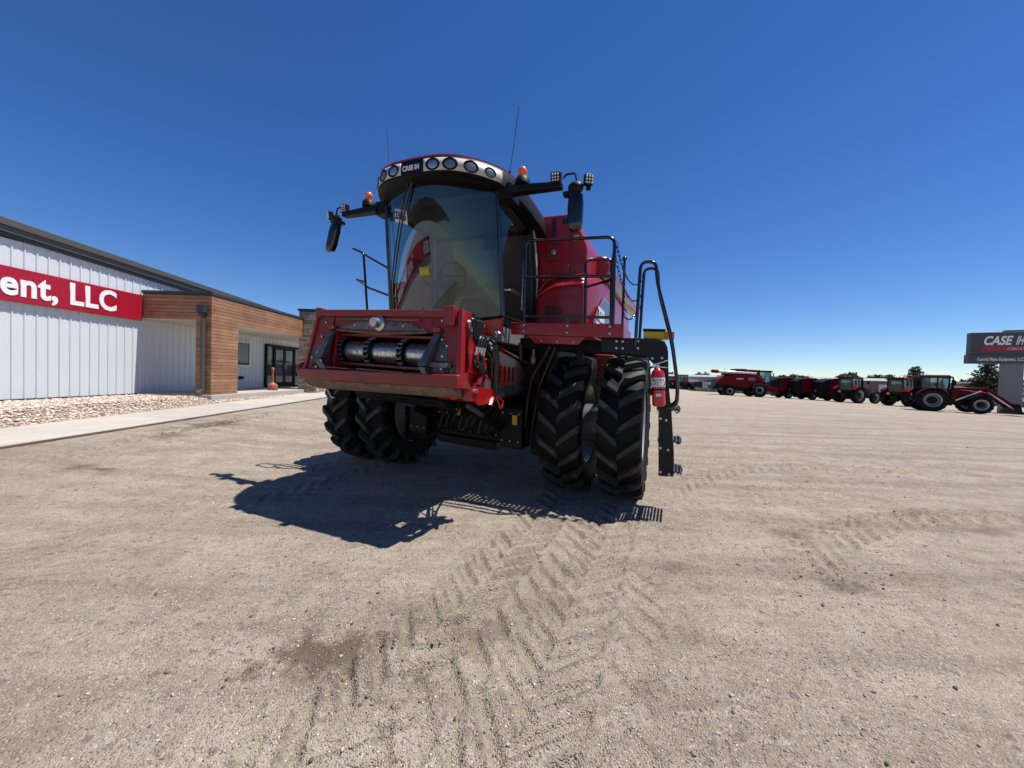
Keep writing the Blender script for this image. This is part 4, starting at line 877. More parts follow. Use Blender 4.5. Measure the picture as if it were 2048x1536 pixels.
# lower front fairing beside the cab
def hood(u, v):
    y = .90+.76*u; zt = 2.72+.22*min(1, u*2.2)**.6+.05*u; bul = .30+.05*u
    if v < .7: z = 2.28+(zt-.10-2.28)*v/.7; x = bul
    else:
        t = (v-.7)/.3; z = zt-.10+.10*sin(t*pi/2); x = bul-.30*(1-cos(t*pi/2))
    return (x-.10*max(0, .12-u)/.12*1.5, y, z)
b = MB(); b.grid(hood, 20, 14); hd_ = B('front_fairing', b, 'red', ang=50, solid=.02)
b = MB(); b.tube([(.06, .93+.02*k, 2.86+.20*(1-(1-k/12)**2)*1.0) if k < 12 else (.06, 1.66, 3.10) for k in range(13)], .02, 8); b.tube([(.05, 1.15, 3.06), (.05, 1.66, 3.11)], .022, 8); B('fairing_crease', b, 'red', hd_)
for k in range(4):
    b = MB(); z = 2.60-.033*k; b.hexa([(.318, 1.12, z-.009), (.332, 1.12, z-.009), (.338, 1.37, z-.035), (.324, 1.37, z-.035), (.318, 1.12, z+.009), (.332, 1.12, z+.009), (.338, 1.37, z-.017), (.324, 1.37, z-.017)]); B('vent_slot', b, 'decal_black', hd_)
# side panel, left
def sidep(u, v):
    x = .30-4.6*u; zt = 3.02+.28*sin(min(1, u*3)*pi/2)-.10*max(0, u-.5); y = 1.66+.09*min(1, u*9)
    z = 2.28+(zt-2.28)*v; return (x, y-.10*max(0, v-.82)/.18*(v-.82)/.18, z)
b = MB(); b.grid(sidep, 26, 12); spn = B('side_panel', b, 'red', ang=50, solid=.02)
b = MB(); b.grid(lambda u, v: (sidep(u, v)[0], -sidep(u, v)[1], sidep(u, v)[2]), 26, 12); B('side_panel', b, 'red', ang=50, solid=.02)
b = MB()
def dec(u, v):
    x = .12-1.35*u; zt = 2.42+.50*min(1, u*1.8)**.8; z = 2.40+(zt-2.40)*v; return (x, 1.768-.05*max(0, .05-(.3-x)/4.6)/.05*.9, z)
b.grid(dec, 12, 6); dc = B('model_decal', b, 'decal_grey', spn, solid=.002, fix=False)
text_mesh('model_number', '7250', .26, .002, M['decal_white'], dc, frame((-.15, 1.775, 2.50), (-1, 0, 0), (0, 0, 1)), bold=.012)
b = MB(); b.bx(-1.5, -.0, 1.771, 1.776, 2.425, 2.455); b.bx(-1.35, -.05, 1.771, 1.776, 2.37, 2.385); B('decal_stripe', b, 'decal_white', dc)
# unloading auger folded along the left side
b = MB(); b.lathe([(.001, 0), (.15, 0), (.18, .03), (.18, .30), (.165, .34), (.165, 4.9)], (-.72, 1.66, 3.42), (-1, 0, .035), 24); au = B('unloading_auger', b, 'red', ang=35)
b = MB(); b.lathe([(.20, 0), (.20, .05)], (-1.1, 1.66, 3.433), (-1, 0, .035), 24); bolts__ = 0; B('auger_flange', b, 'red_worn', au)
b = MB(); b.bx(-6.1, -3.5, -1.45, 1.45, 1.7, 3.55); b.bx(-6.3, -4.2, -1.5, 1.6, 1.3, 2.9); B('rear_hood', b, 'black', bevel=.05)
b = MB(); b.bx(-.72, -.28, 1.72, 2.0, 1.55, 2.0); B('side_box', b, 'red', bevel=.02)
# ------------------------------------------------------------------ left platform
b = MB(); b.bx(.90, .935, .88, 2.27, 2.13, 2.285); b.bx(.12, .90, 2.235, 2.27, 2.13, 2.285); b.hexa([(.895, 1.2, 2.03), (.93, 1.2, 2.03), (.93, 1.75, 2.03), (.895, 1.75, 2.03), (.895, 1.1, 2.129), (.93, 1.1, 2.129), (.93, 1.85, 2.129), (.895, 1.85, 2.129)]); pf = B('platform', b, 'red', bevel=.008)
b = MB(); 
for y in np.arange(.95, 2.23, .062): b.bx(.13, .895, y, y+.030, 2.235, 2.262)
for x in np.arange(.15, .88, .062): b.bx(x, x+.028, .95, 2.23, 2.236, 2.261)
B('deck_grating', b, 'black', pf, ang=0)
b = MB(); [b.cyl((.935, y, z), (.947, y, z), .012, n=8) for y in (1.06, 1.62, 2.12) for z in (2.25, 2.17)]; [b.cyl((.935, y, 2.06), (.944, y, 2.06), .009, n=8) for y in (1.3, 1.5, 1.7)]; B('platform_bolts', b, 'chrome', pf)['kind'] = 'stuff'
R_ = .019
b = MB(); b.tube(fillet([(.92, 1.05, 2.26), (.92, 1.04, 3.31), (.92, 2.135, 3.275), (.92, 2.15, 2.24)], .09), R_, 10); b.tube([(.92, 1.05, 2.86), (.92, 2.14, 2.83)], R_, 10); b.tube([(.92, 1.05, 2.36), (.92, 2.14, 2.36)], R_*.9, 10); b.tube([(.92, 1.62, 2.36), (.92, 1.62, 2.27)], R_*.9, 8); B('platform_rail', b, 'tube')
b = MB(); b.tube(fillet([(.42, 1.72, 2.26), (.42, 1.70, 3.18), (.42, 2.03, 3.18), (.42, 2.05, 2.26)], .07), R_, 10); b.tube([(.42, 1.71, 2.83), (.90, 2.13, 2.80)], R_*.8, 8); b.tube([(.42, 2.04, 3.15), (.90, 2.14, 3.2)], R_*.8, 8); B('gate_rail', b, 'tube')
b = MB(); b.tube([(.50, 2.2, 2.26), (.50, 2.2, 3.12)], .016, 8); b.ball((.50, 2.2, 3.15), .03); B('grab_post', b, 'tube')
def chain(m_, p0, p1, sag, n):
    P = []
    for k in range(n+1):
        t = k/n; p = Vector(p0).lerp(Vector(p1), t); p.z -= sag*4*t*(1-t); P.append(p)
    for k in range(n):
        c = (P[k]+P[k+1])/2; d = (P[k+1]-P[k]); L_ = d.length*.72; d.normalize()
        s_ = d.cross(Vector((0, 0, 1))); s_ = s_.normalized() if s_.length > .05 else Vector((0, 1, 0)); u_ = s_ if k % 2 else d.cross(s_)
        m_.tube([c+d*L_*cos(t)+u_*L_*.42*sin(t) for t in np.linspace(0, 2*pi, 9)[:-1]], .0045, 4, closed=True)
for a, c, s_, n_ in (((.92, 2.15, 3.22), (.75, 2.44, 2.82), .22, 22), ((.92, 2.15, 3.05), (.30, 2.40, 2.75), .25, 24), ((.50, 2.20, 3.10), (.50, 2.21, 2.45), .0, 18), ((.50, 2.21, 2.45), (.3, 2.38, 2.6), .10, 10), ((.92, 1.03, 3.1), (.93, 1.02, 2.45), .0, 20)):
    b = MB(); chain(b, a, c, s_, n_); B('safety_chain', b, 'chrome' if a[1] < 1.5 else 'tube')
# ladder
b = MB(); b.prism([(2.00, 1.97), (2.00, 2.145), (2.62, 2.145), (2.70, 2.12), (2.735, 2.05), (2.76, 1.6), (2.80, 1.3), (2.845, .80), (2.845, .62), (2.69, .60), (2.665, 1.3), (2.625, 1.70), (2.59, 1.86), (2.50, 1.95)], 0, .77, .785); st1 = B('ladder_stringer', b, 'black', bevel=.003)
b = MB(); b.prism([(2.00, 1.97), (2.00, 2.145), (2.62, 2.145), (2.70, 2.12), (2.735, 2.05), (2.76, 1.6), (2.80, 1.3), (2.845, .80), (2.845, .62), (2.69, .60), (2.665, 1.3), (2.625, 1.70), (2.59, 1.86), (2.50, 1.95)], 0, .30, .315); B('ladder_stringer', b, 'black', bevel=.003)
b = MB(); [b.cyl((.785, y, z), (.797, y, z), .013, n=8) for y, z in ((2.18, 2.10), (2.25, 2.10), (2.42, 2.11), (2.18, 2.02), (2.25, 2.02), (2.42, 2.03), (2.58, 1.92), (2.68, 1.93), (2.66, 1.32), (2.69, 1.25), (2.75, 1.24), (2.70, .92), (2.78, .91), (2.71, .65), (2.80, .64))]; B('ladder_bolts', b, 'chrome', st1)['kind'] = 'stuff'
for z in (1.72, 1.36, 1.00, .66):
    y0 = 2.62+(1.72-z)*.065; b = MB(); b.bx(.315, .77, y0, y0+.03, z-.02, z+.02)
    for k in range(6): b.bx(.315, .77, y0+.05+.035*k, y0+.062+.035*k, z-.015, z+.018)
    for x in np.arange(.34, .76, .07): b.bx(x, x+.008, y0+.03, y0+.24, z-.012, z+.012)
    b.tube(arc((.55, y0+.20, z), .045, -pi/2, pi/2, 8, 'yz'), .01, 6); B('tread', b, 'tread', ang=0)
for x in (.80, .30):
    dz = 0 if x > .5 else .16
    b = MB(); b.tube(fillet([(x, 2.39, 2.05), (x, 2.41, 2.78), (x, 2.42, 3.01+dz*.4), (x, 2.58, 3.01+dz*.4), (x, 2.60, 2.78), (x, 2.775, 2.14), (x, 2.855, 1.62), (x, 2.85, 1.42), (x, 2.75, 1.37)], .16, 8), .019, 10); B('ladder_handrail', b, 'tube')
b = MB(); b.bx(.60, .74, 2.47, 2.70, 2.150, 2.235); ml = B('marker_lamp', b, 'decal_yellow', bevel=.01)
b = MB(); b.bx(.58, .76, 2.465, 2.705, 2.237, 2.26); B('lamp_cap', b, 'plastic', ml)
b = MB(); b.bx(.60, .74, 2.702, 2.80, 2.150, 2.238); B('amber_reflector', b, 'orange', ml, bevel=.006)
# right hand rail
b = MB(); b.tube(fillet([(.62, -1.40, 3.14), (.62, -1.86, 3.36), (.62, -2.05, 3.46), (.78, -2.05, 3.46), (.80, -1.78, 3.36), (.80, -1.66, 2.3)], .06), R_, 10); b.tube(fillet([(.62, -1.40, 2.72), (.62, -1.86, 2.86), (.62, -1.95, 2.93), (.78, -1.95, 2.95), (.80, -1.72, 2.9)], .04), R_, 10); B('right_rail', b, 'tube')
b = MB(); b.bx(.1, .85, -1.75, -.9, 2.14, 2.26); B('right_step', b, 'red', bevel=.01)
XF[0] = None
# fire extinguisher on the ladder
ex = empty('fire_extinguisher', tuple(cmb.matrix_basis @ Vector((.885, 2.685, 1.405-TL*2.685))), cmb.rotation_euler.z, 'red fire extinguisher strapped to the black ladder of the big combine', 'fire extinguisher')
bpy.context.view_layer.update()
P_ = Matrix.LocRotScale(Vector((-.47, 5.95, 0)), Matrix.Rotation(-pi/2-radians(23.5), 3, 'Z').to_quaternion(), None) @ Vector((.885, 2.672, 1.395-TL*2.685)); ex.location = P_
ex.rotation_euler = (radians(4), 0, -pi/2-radians(23.5))
b = MB(); b.lathe([(.001, 0), (.055, 0), (.068, .012), (.070, .03), (.070, .35), (.062, .385), (.035, .41), (.028, .42)], (0, 0, 0), (0, 0, 1), 28); b.build('cylinder', M['ext_red'], ex)
b = MB(); b.lathe([(.026, .415), (.026, .45), (.018, .455)], (0, 0, 0), (0, 0, 1), 14); b.beam((.0, -.02, .462), (0, .11, .50), .02, .012); b.beam((.0, -.03, .44), (.0, .10, .42), .018, .012); b.tube([(.02, -.03, .45), (.05, -.03, .45)], .02, 10); b.build('valve', M['chrome'], ex)
b = MB(); b.tube(fillet([(0, -.03, .44), (.0, -.085, .43), (.0, -.09, .2), (.0, -.075, .12)], .04), .011, 8); b.build('hose', M['hose'], ex)
b = MB(); b.lathe([(.0712, 0), (.0712, .10)], (0, 0, .215), (0, 0, 1), 28); lbl = b.build('paper_label', M['decal_white'], ex)
b = MB()
for k in range(14):
    a = random.uniform(-.9, 1.2); z = .225+.075*random.random(); b.box((.0722*cos(a), .0722*sin(a), z), (.002, .016, .012), Matrix.Rotation(a, 3, 'Z'))
b.build('label_print', M['decal_black'], lbl)
b = MB(); b.lathe([(.073, 0), (.073, .018)], (0, 0, .175), (0, 0, 1), 28); b.bx(-.10, -.05, -.09, .09, .16, .20); b.bx(-.03, .03, -.11, -.07, .14, .2); b.build('strap', M['plastic'], ex)
b = MB(); b.box((.071, 0, .125), (.003, .05, .03)); b.build('diamond_mark', M['decal_white'], ex)
# ------------------------------------------------------------------ machines parked on the far side of the yard
def far_tyre(R, w_, rr, nl, name='tyre', parent=None, mt='rubber'):
    m_ = MB(); lh = .06*R
    if nl: m_ = lug_tyre(R, w_, rr, nl, lh, lugw=.075*R, n=28)
    else:
        m_.lathe([(rr, -.4*w_), (rr+.5*(R-rr), -.5*w_), (R-.03, -.45*w_), (R, -.3*w_), (R, .3*w_), (R-.03, .45*w_), (rr+.5*(R-rr), .5*w_), (rr, .4*w_)], (0, 0, 0), (0, 1, 0), 28); m_.f = [f for f in m_.f if len(f) == 4]
    return m_.build(name, M[mt], parent, ang=40)
FW = {}
def far_wheel(parent, loc, R, w_, rr, nl, face, rimm='white_rim'):
    key = (R, w_, rr, nl, face, rimm)
    if key in FW:
        s = FW[key]; c = s.copy(); col.objects.link(c); c.parent = parent; c.location = loc
        for ch in s.children: d = ch.copy(); col.objects.link(d); d.parent = c
        return c
    m_ = MB(); f = face
    m_.lathe([(rr+.01, -.4*w_), (rr-.04, -.3*w_), (rr-.04, .3*w_), (rr+.01, .41*w_), (rr-.03, .41*w_), (rr-.07, .2*w_), (rr*.62, .05*w_*f), (rr*.60, .05*w_*f)], (0, 0, 0), (0, 1, 0), 28); m_.f = [q for q in m_.f if len(q) == 4]
    o = m_.build('wheel', M[rimm], parent); o.location = loc
    far_tyre(R, w_, rr, nl, parent=o)
    h = MB(); h.lathe([(rr*.62, -.02), (rr*.62, .02*f), (rr*.3, .06*w_*f+.02*f), (.001, .12*w_*f+.02*f)], (0, .04*w_*f, 0), (0, 1, 0), 20); h.build('hub', M['under'], o)
    FW[key] = o; return o
def heading(dx, dy): return atan2(dy, dx)
def gz(x, y): return float(tz(x, y))
def tractor(loc, rz, label, loader=False, duals=True):
    t = empty('tractor', (*loc, gz(*loc)), rz, label, 'tractor', 'red tractors parked across the yard')
    R, w_ = .97, .56
    ys = [1.0]+([1.62] if duals else [])
    for s in (-1, 1):
        for y in ys: far_wheel(t, (0, s*y, R-.02), R, w_, .56, 18, s)
        far_wheel(t, (2.78, s*.98, .71), .73, .44, .42, 16, s)
    b = MB(); b.bx(-.3, .35, -.75, .75, .75, 1.25); b.bx(.3, 2.9, -.28, .28, .62, 1.15); b.bx(2.6, 2.95, -.7, .7, .6, .85); b.bx(.4, 1.3, -.75, -.45, .55, 1.1); b.bx(.4, 1.3, .45, .75, .55, 1.1); b.bx(-.75, -.3, -.35, .35, .6, 1.2); b.build('chassis', M['under'], t, bevel=.03)
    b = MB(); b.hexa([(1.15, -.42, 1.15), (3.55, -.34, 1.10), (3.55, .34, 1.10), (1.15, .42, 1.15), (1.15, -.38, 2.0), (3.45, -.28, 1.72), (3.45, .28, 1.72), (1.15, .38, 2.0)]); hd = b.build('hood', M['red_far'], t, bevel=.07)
    b = MB(); b.bx(3.5, 3.58, -.24, .24, 1.2, 1.6); b.build('grille', M['plastic'], hd)
    b = MB(); b.bx(1.5, 2.7, -.41, .41, 1.25, 1.55); b.build('side_screen', M['plastic'], hd)
    for s in (-1, 1):
        b = MB(); pts = [(1.06*cos(a), 1.06*sin(a)+.97) for a in np.linspace(.45, 2.5, 10)]+[(1.0*cos(a), 1.0*sin(a)+.97) for a in np.linspace(2.5, .45, 10)]
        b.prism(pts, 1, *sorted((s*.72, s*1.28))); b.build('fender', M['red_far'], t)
        b = MB(); pts = [(2.78+.80*cos(a), .80*sin(a)+.71) for a in np.linspace(.6, 2.6, 8)]+[(2.78+.77*cos(a), .77*sin(a)+.71) for a in np.linspace(2.6, .6, 8)]; b.prism(pts, 1, *sorted((s*.80, s*1.18))); b.build('front_fender', M['plastic'], t)
    # cab
    b = MB(); b.bx(-.62, 1.08, -.78, .78, 1.25, 1.55); cb = b.build('cab', M['under'], t, bevel=.03)
    b = MB()
    C = [(-.55, .74), (.35, .80), (1.05, .62)]
    for s in (-1, 1):
        for (x, y), (x2, y2) in zip(C, [(-.62, .70), (.38, .76), (1.15, .58)]): b.beam((x, s*y, 1.5), (x2, s*y2, 2.92), .08, .08)
    split(b, 'cab_pillar', 'plastic', cb, ang=0)
    b = MB(); b.hexa([(-.55, -.72, 1.55), (1.04, -.60, 1.55), (1.04, .60, 1.55), (-.55, .72, 1.55), (-.61, -.69, 2.9), (1.13, -.57, 2.9), (1.13, .57, 2.9), (-.61, .69, 2.9)]); b.f = b.f[2:]; b.build('cab_glass', M['glass_far'], cb, ang=0)
    b = MB(); b.box((.1, 0, 1.75), (.5, .5, .2)); b.box((-.15, 0, 2.1), (.14, .48, .7)); b.box((.8, 0, 1.8), (.15, .5, .6)); b.ball((.85, 0, 2.15), .16, sc=(.3, 1, 1)); b.build('seat', M['seat'], cb, bevel=.04)
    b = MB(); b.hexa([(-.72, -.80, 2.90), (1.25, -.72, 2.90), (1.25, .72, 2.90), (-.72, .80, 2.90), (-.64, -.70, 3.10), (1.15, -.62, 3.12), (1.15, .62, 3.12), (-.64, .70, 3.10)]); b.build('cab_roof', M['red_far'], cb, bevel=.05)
    b = MB(); b.hexa([(-.73, -.81, 2.86), (1.26, -.73, 2.86), (1.26, .73, 2.86), (-.73, .81, 2.86), (-.735, -.815, 2.96), (1.265, -.735, 2.96), (1.265, .735, 2.96), (-.735, .815, 2.96)]); b.build('roof_band', M['plastic'], cb)
    for s in (-1, 1):
        b = MB(); b.tube([(-.5, s*.72, 3.1), (-.5, s*.72, 3.22)], .02); b.ball((-.5, s*.72, 3.28), .07); b.build('beacon', M['plastic'], cb)
        b = MB(); b.tube([(1.1, s*.6, 2.6), (1.25, s*1.15, 2.65)], .02); b.box((1.25, s*1.2, 2.45), (.06, .18, .36)); b.build('mirror', M['plastic'], cb, bevel=.02)
    b = MB(); b.cyl((1.35, -.55, 1.3), (1.35, -.55, 2.7), .09); b.tube([(1.35, -.55, 2.65), (1.35, -.55, 2.85), (1.28, -.55, 2.98)], .055); b.build('exhaust', M['plastic'], t)
    b = MB(); b.box((-.78, .5, 1.35), (.04, .30, .26)); b.build('slow_triangle', M['orange'], t)
    b = MB(); b.bx(-1.15, -.7, -.5, -.42, .5, .7); b.bx(-1.15, -.7, .42, .5, .5, .7); b.bx(-.95, -.7, -.3, .3, .9, 1.1); b.build('hitch', M['under'], t)
    if loader:
        for s in (-1, 1):
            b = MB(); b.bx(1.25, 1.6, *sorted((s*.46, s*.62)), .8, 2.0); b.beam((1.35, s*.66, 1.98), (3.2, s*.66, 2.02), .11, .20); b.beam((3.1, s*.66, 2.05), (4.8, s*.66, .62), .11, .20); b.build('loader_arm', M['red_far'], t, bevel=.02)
            b = MB(); b.beam((1.5, s*.66, 1.0), (2.9, s*.66, 1.85), .07, .09); b.beam((3.3, s*.66, 1.75), (4.7, s*.66, .45), .06, .07); b.build('loader_cylinder', M['chrome'], t)
        b = MB(); b.beam((4.4, -.66, .85), (4.4, .66, .85), .1, .1); b.prism([(4.75, .9), (4.72, .12), (5.5, .08), (5.5, .14), (4.95, .30), (4.82, .9)], 1, -1.1, 1.1); b.build('bucket', M['under'], t)
    return t
def baler(loc, rz, label):
    t = empty('round_baler', (*loc, gz(*loc)), rz, label, 'baler', 'red round balers parked in a row')
    for s in (-1, 1): far_wheel(t, (.3, s*1.15, .48), .50, .40, .26, 0, s, 'rim')
    def ell(cx, cz, a_, b_, t0, t1, n=12): return [(cx+a_*cos(q), cz+b_*sin(q)) for q in np.linspace(t0, t1, n)]
    b = MB(); b.prism([(1.9, .8), (2.05, 1.5), (1.6, 2.5), (.9, 2.92), (.1, 2.95), (.0, .55), (1.2, .5)], 1, -.78, .78); body = b.build('bale_chamber', M['under'], t, bevel=.05)
    for s in (-1, 1):
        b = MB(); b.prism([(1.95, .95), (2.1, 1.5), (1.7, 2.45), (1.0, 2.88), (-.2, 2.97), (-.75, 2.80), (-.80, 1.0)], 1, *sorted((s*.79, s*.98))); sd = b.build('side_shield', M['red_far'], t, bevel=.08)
        text_mesh('lettering', 'CASE IH', .36, .004, M['decal_white'], sd, frame((.35 if s < 0 else 1.75, s*.986, 1.95), (1 if s < 0 else -1, 0, 0), (0, 0, 1)), bold=.014)
        b = MB(); b.prism([(-.84, 2.84), (-1.2, 2.72), (-1.66, 2.40), (-1.80, 1.75), (-1.70, 1.05), (-1.2, .75), (-.84, .85)], 1, *sorted((s*.80, s*.97))); b.build('tailgate_side', M['plastic'], t, bevel=.05)
    b = MB(); b.prism([(.05, 2.92), (-.82, 2.88), (-1.68, 2.45), (-1.84, 1.76), (-1.68, 1.02), (-1.0, .7), (.05, .8)], 1, -.79, .79); tg = b.build('tailgate', M['plastic'], t, bevel=.04)
    b = MB(); b.bx(-1.82, -1.70, -.9, .9, 1.0, 1.18); b.bx(-1.78, -1.6, -.10, .10, 1.15, 2.0); b.build('tailgate_bar', M['under'], tg, bevel=.02)
    b = MB(); b.prism([(-.17, 1.2), (.17, 1.2), (0, 1.5)], 0, -1.86, -1.83); b.build('slow_triangle', M['orange'], tg)
    b = MB(); b.bx(1.6, 3.8, -.12, .12, .55, .72); b.bx(1.3, 2.3, -.95, .95, .35, .6); b.build('drawbar', M['under'], t, bevel=.02)
    b = MB(); b.bx(-1.0, .3, -.7, .7, .25, .55); b.build('pickup_frame', M['under'], t)
    return t
def far_combine(loc, rz, label):
    t = empty('combine_harvester', (*loc, gz(*loc)), rz, label, 'combine'); t.scale = (.92, .92, .96)
    for s in (-1, 1):
        far_wheel(t, (0, s*1.75, .98), 1.0, .75, .50, 20, s); far_wheel(t, (-3.85, s*1.55, .72), .74, .5, .40, 18, s)
    b = MB(); b.bx(-.5, .5, -1.5, 1.5, .7, 1.3); b.bx(-4.1, -3.6, -1.4, 1.4, .6, .9); b.bx(-4.6, .9, -.9, .9, .8, 1.9); b.build('chassis', M['under'], t, bevel=.03)
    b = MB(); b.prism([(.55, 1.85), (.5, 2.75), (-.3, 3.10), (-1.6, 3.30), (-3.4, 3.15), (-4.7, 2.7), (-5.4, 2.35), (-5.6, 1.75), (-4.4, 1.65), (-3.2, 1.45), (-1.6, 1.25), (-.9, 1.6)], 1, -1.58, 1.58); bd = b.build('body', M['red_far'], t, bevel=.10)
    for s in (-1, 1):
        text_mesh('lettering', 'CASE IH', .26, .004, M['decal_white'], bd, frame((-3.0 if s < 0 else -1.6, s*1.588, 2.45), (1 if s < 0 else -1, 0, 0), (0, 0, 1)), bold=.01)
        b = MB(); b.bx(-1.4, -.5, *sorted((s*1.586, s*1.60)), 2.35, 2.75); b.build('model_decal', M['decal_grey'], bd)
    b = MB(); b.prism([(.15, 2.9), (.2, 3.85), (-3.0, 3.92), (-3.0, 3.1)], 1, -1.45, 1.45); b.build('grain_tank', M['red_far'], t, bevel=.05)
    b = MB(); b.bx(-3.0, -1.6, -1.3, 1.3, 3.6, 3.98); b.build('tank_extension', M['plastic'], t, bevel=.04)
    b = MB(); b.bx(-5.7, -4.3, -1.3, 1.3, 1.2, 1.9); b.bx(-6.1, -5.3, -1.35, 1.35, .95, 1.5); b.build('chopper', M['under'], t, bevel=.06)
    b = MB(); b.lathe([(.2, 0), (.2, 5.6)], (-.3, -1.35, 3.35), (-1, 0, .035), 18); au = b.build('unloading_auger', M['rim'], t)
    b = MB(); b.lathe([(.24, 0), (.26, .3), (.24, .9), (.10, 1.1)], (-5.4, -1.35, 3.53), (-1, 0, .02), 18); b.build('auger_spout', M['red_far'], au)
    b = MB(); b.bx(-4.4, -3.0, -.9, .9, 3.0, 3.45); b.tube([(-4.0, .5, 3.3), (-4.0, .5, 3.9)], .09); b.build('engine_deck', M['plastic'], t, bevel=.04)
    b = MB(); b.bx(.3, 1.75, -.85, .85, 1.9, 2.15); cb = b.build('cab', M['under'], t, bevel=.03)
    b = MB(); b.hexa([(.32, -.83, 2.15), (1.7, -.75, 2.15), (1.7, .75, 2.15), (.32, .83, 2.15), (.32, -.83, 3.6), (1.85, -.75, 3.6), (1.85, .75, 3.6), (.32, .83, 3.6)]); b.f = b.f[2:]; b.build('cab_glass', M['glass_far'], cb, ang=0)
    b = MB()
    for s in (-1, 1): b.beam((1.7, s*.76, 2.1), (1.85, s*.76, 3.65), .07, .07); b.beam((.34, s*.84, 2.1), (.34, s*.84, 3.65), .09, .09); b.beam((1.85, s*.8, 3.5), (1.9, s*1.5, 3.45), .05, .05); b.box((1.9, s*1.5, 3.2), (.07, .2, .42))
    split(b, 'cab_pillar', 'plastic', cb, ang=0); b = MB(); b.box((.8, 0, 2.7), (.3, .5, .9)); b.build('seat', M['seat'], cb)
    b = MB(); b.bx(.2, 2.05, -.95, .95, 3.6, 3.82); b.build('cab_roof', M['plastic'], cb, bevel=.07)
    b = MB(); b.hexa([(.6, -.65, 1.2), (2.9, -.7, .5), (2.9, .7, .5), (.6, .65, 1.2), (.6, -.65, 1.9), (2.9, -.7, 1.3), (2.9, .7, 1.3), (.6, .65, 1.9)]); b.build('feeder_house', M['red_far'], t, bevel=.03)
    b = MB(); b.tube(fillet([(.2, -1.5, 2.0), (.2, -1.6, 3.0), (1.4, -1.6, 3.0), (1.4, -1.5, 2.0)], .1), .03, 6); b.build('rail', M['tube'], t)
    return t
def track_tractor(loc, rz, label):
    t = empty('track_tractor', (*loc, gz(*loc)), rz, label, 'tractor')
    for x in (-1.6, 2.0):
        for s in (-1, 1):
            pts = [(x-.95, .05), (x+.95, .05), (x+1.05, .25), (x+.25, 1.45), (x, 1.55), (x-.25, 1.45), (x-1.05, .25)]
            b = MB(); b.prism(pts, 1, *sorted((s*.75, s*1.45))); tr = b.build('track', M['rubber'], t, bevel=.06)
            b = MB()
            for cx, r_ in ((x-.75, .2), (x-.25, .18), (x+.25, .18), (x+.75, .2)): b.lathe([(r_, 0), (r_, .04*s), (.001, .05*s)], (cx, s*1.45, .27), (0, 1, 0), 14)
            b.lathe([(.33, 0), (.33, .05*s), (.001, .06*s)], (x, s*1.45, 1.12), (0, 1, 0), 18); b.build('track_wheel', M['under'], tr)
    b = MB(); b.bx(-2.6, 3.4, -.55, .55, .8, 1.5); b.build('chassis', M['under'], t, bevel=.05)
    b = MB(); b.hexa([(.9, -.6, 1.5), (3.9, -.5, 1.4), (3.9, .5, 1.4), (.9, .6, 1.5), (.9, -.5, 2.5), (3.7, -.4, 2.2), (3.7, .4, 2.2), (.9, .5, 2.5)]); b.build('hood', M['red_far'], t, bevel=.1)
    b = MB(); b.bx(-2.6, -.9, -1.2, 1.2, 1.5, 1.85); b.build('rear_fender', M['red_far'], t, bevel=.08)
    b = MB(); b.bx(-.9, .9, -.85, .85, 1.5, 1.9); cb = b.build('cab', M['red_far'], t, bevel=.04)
    b = MB(); b.hexa([(-.85, -.8, 1.9), (.85, -.7, 1.9), (.85, .7, 1.9), (-.85, .8, 1.9), (-.9, -.8, 3.3), (.9, -.7, 3.3), (.9, .7, 3.3), (-.9, .8, 3.3)]); b.f = b.f[2:]; b.build('cab_glass', M['glass_far'], cb, ang=0)
    b = MB()
    for s in (-1, 1):
        for x in (-.86, .1, .86): b.beam((x, s*.78, 1.9), (x*1.03, s*.78, 3.35), .09, .09)
    split(b, 'cab_pillar', 'plastic', cb, ang=0); b = MB(); b.box((0, 0, 2.3), (.4, .5, .9)); b.build('seat', M['seat'], cb)
    b = MB(); b.bx(-1.0, 1.05, -.95, .95, 3.3, 3.52); b.build('cab_roof', M['plastic'], cb, bevel=.06)
    b = MB(); b.cyl((1.1, -.65, 2.2), (1.1, -.65, 3.4), .09); b.build('exhaust', M['plastic'], t)
    return t
tractor((36.2, 32.3), heading(.86, -.5), 'red tractor with front loader, nearest of the parked tractors', loader=True, duals=False)
tractor((42.5, 40.6), heading(.985, .17), 'middle red tractor between the loader tractor and the farther tractor', duals=False)
tractor((40.6, 44.6), heading(.967, .255), 'red tractor parked right beside the last round baler', duals=False)
for x, y, lb in ((38.2, 52.5, 'red and black round baler next to the parked combine'), (40.0, 50.6, 'red and black round baler in the middle of the three'), (41.6, 48.2, 'round baler with white lettering beside the parked tractor')):
    baler((x, y), heading(.99, -.14), lb)
far_combine((33.9, 51.8), heading(.97, -.22), 'red combine parked beyond the yard with its unloading auger folded back')
track_tractor((40.2, 87.5), heading(-.55, .84), 'distant red articulated tractor on four rubber tracks')
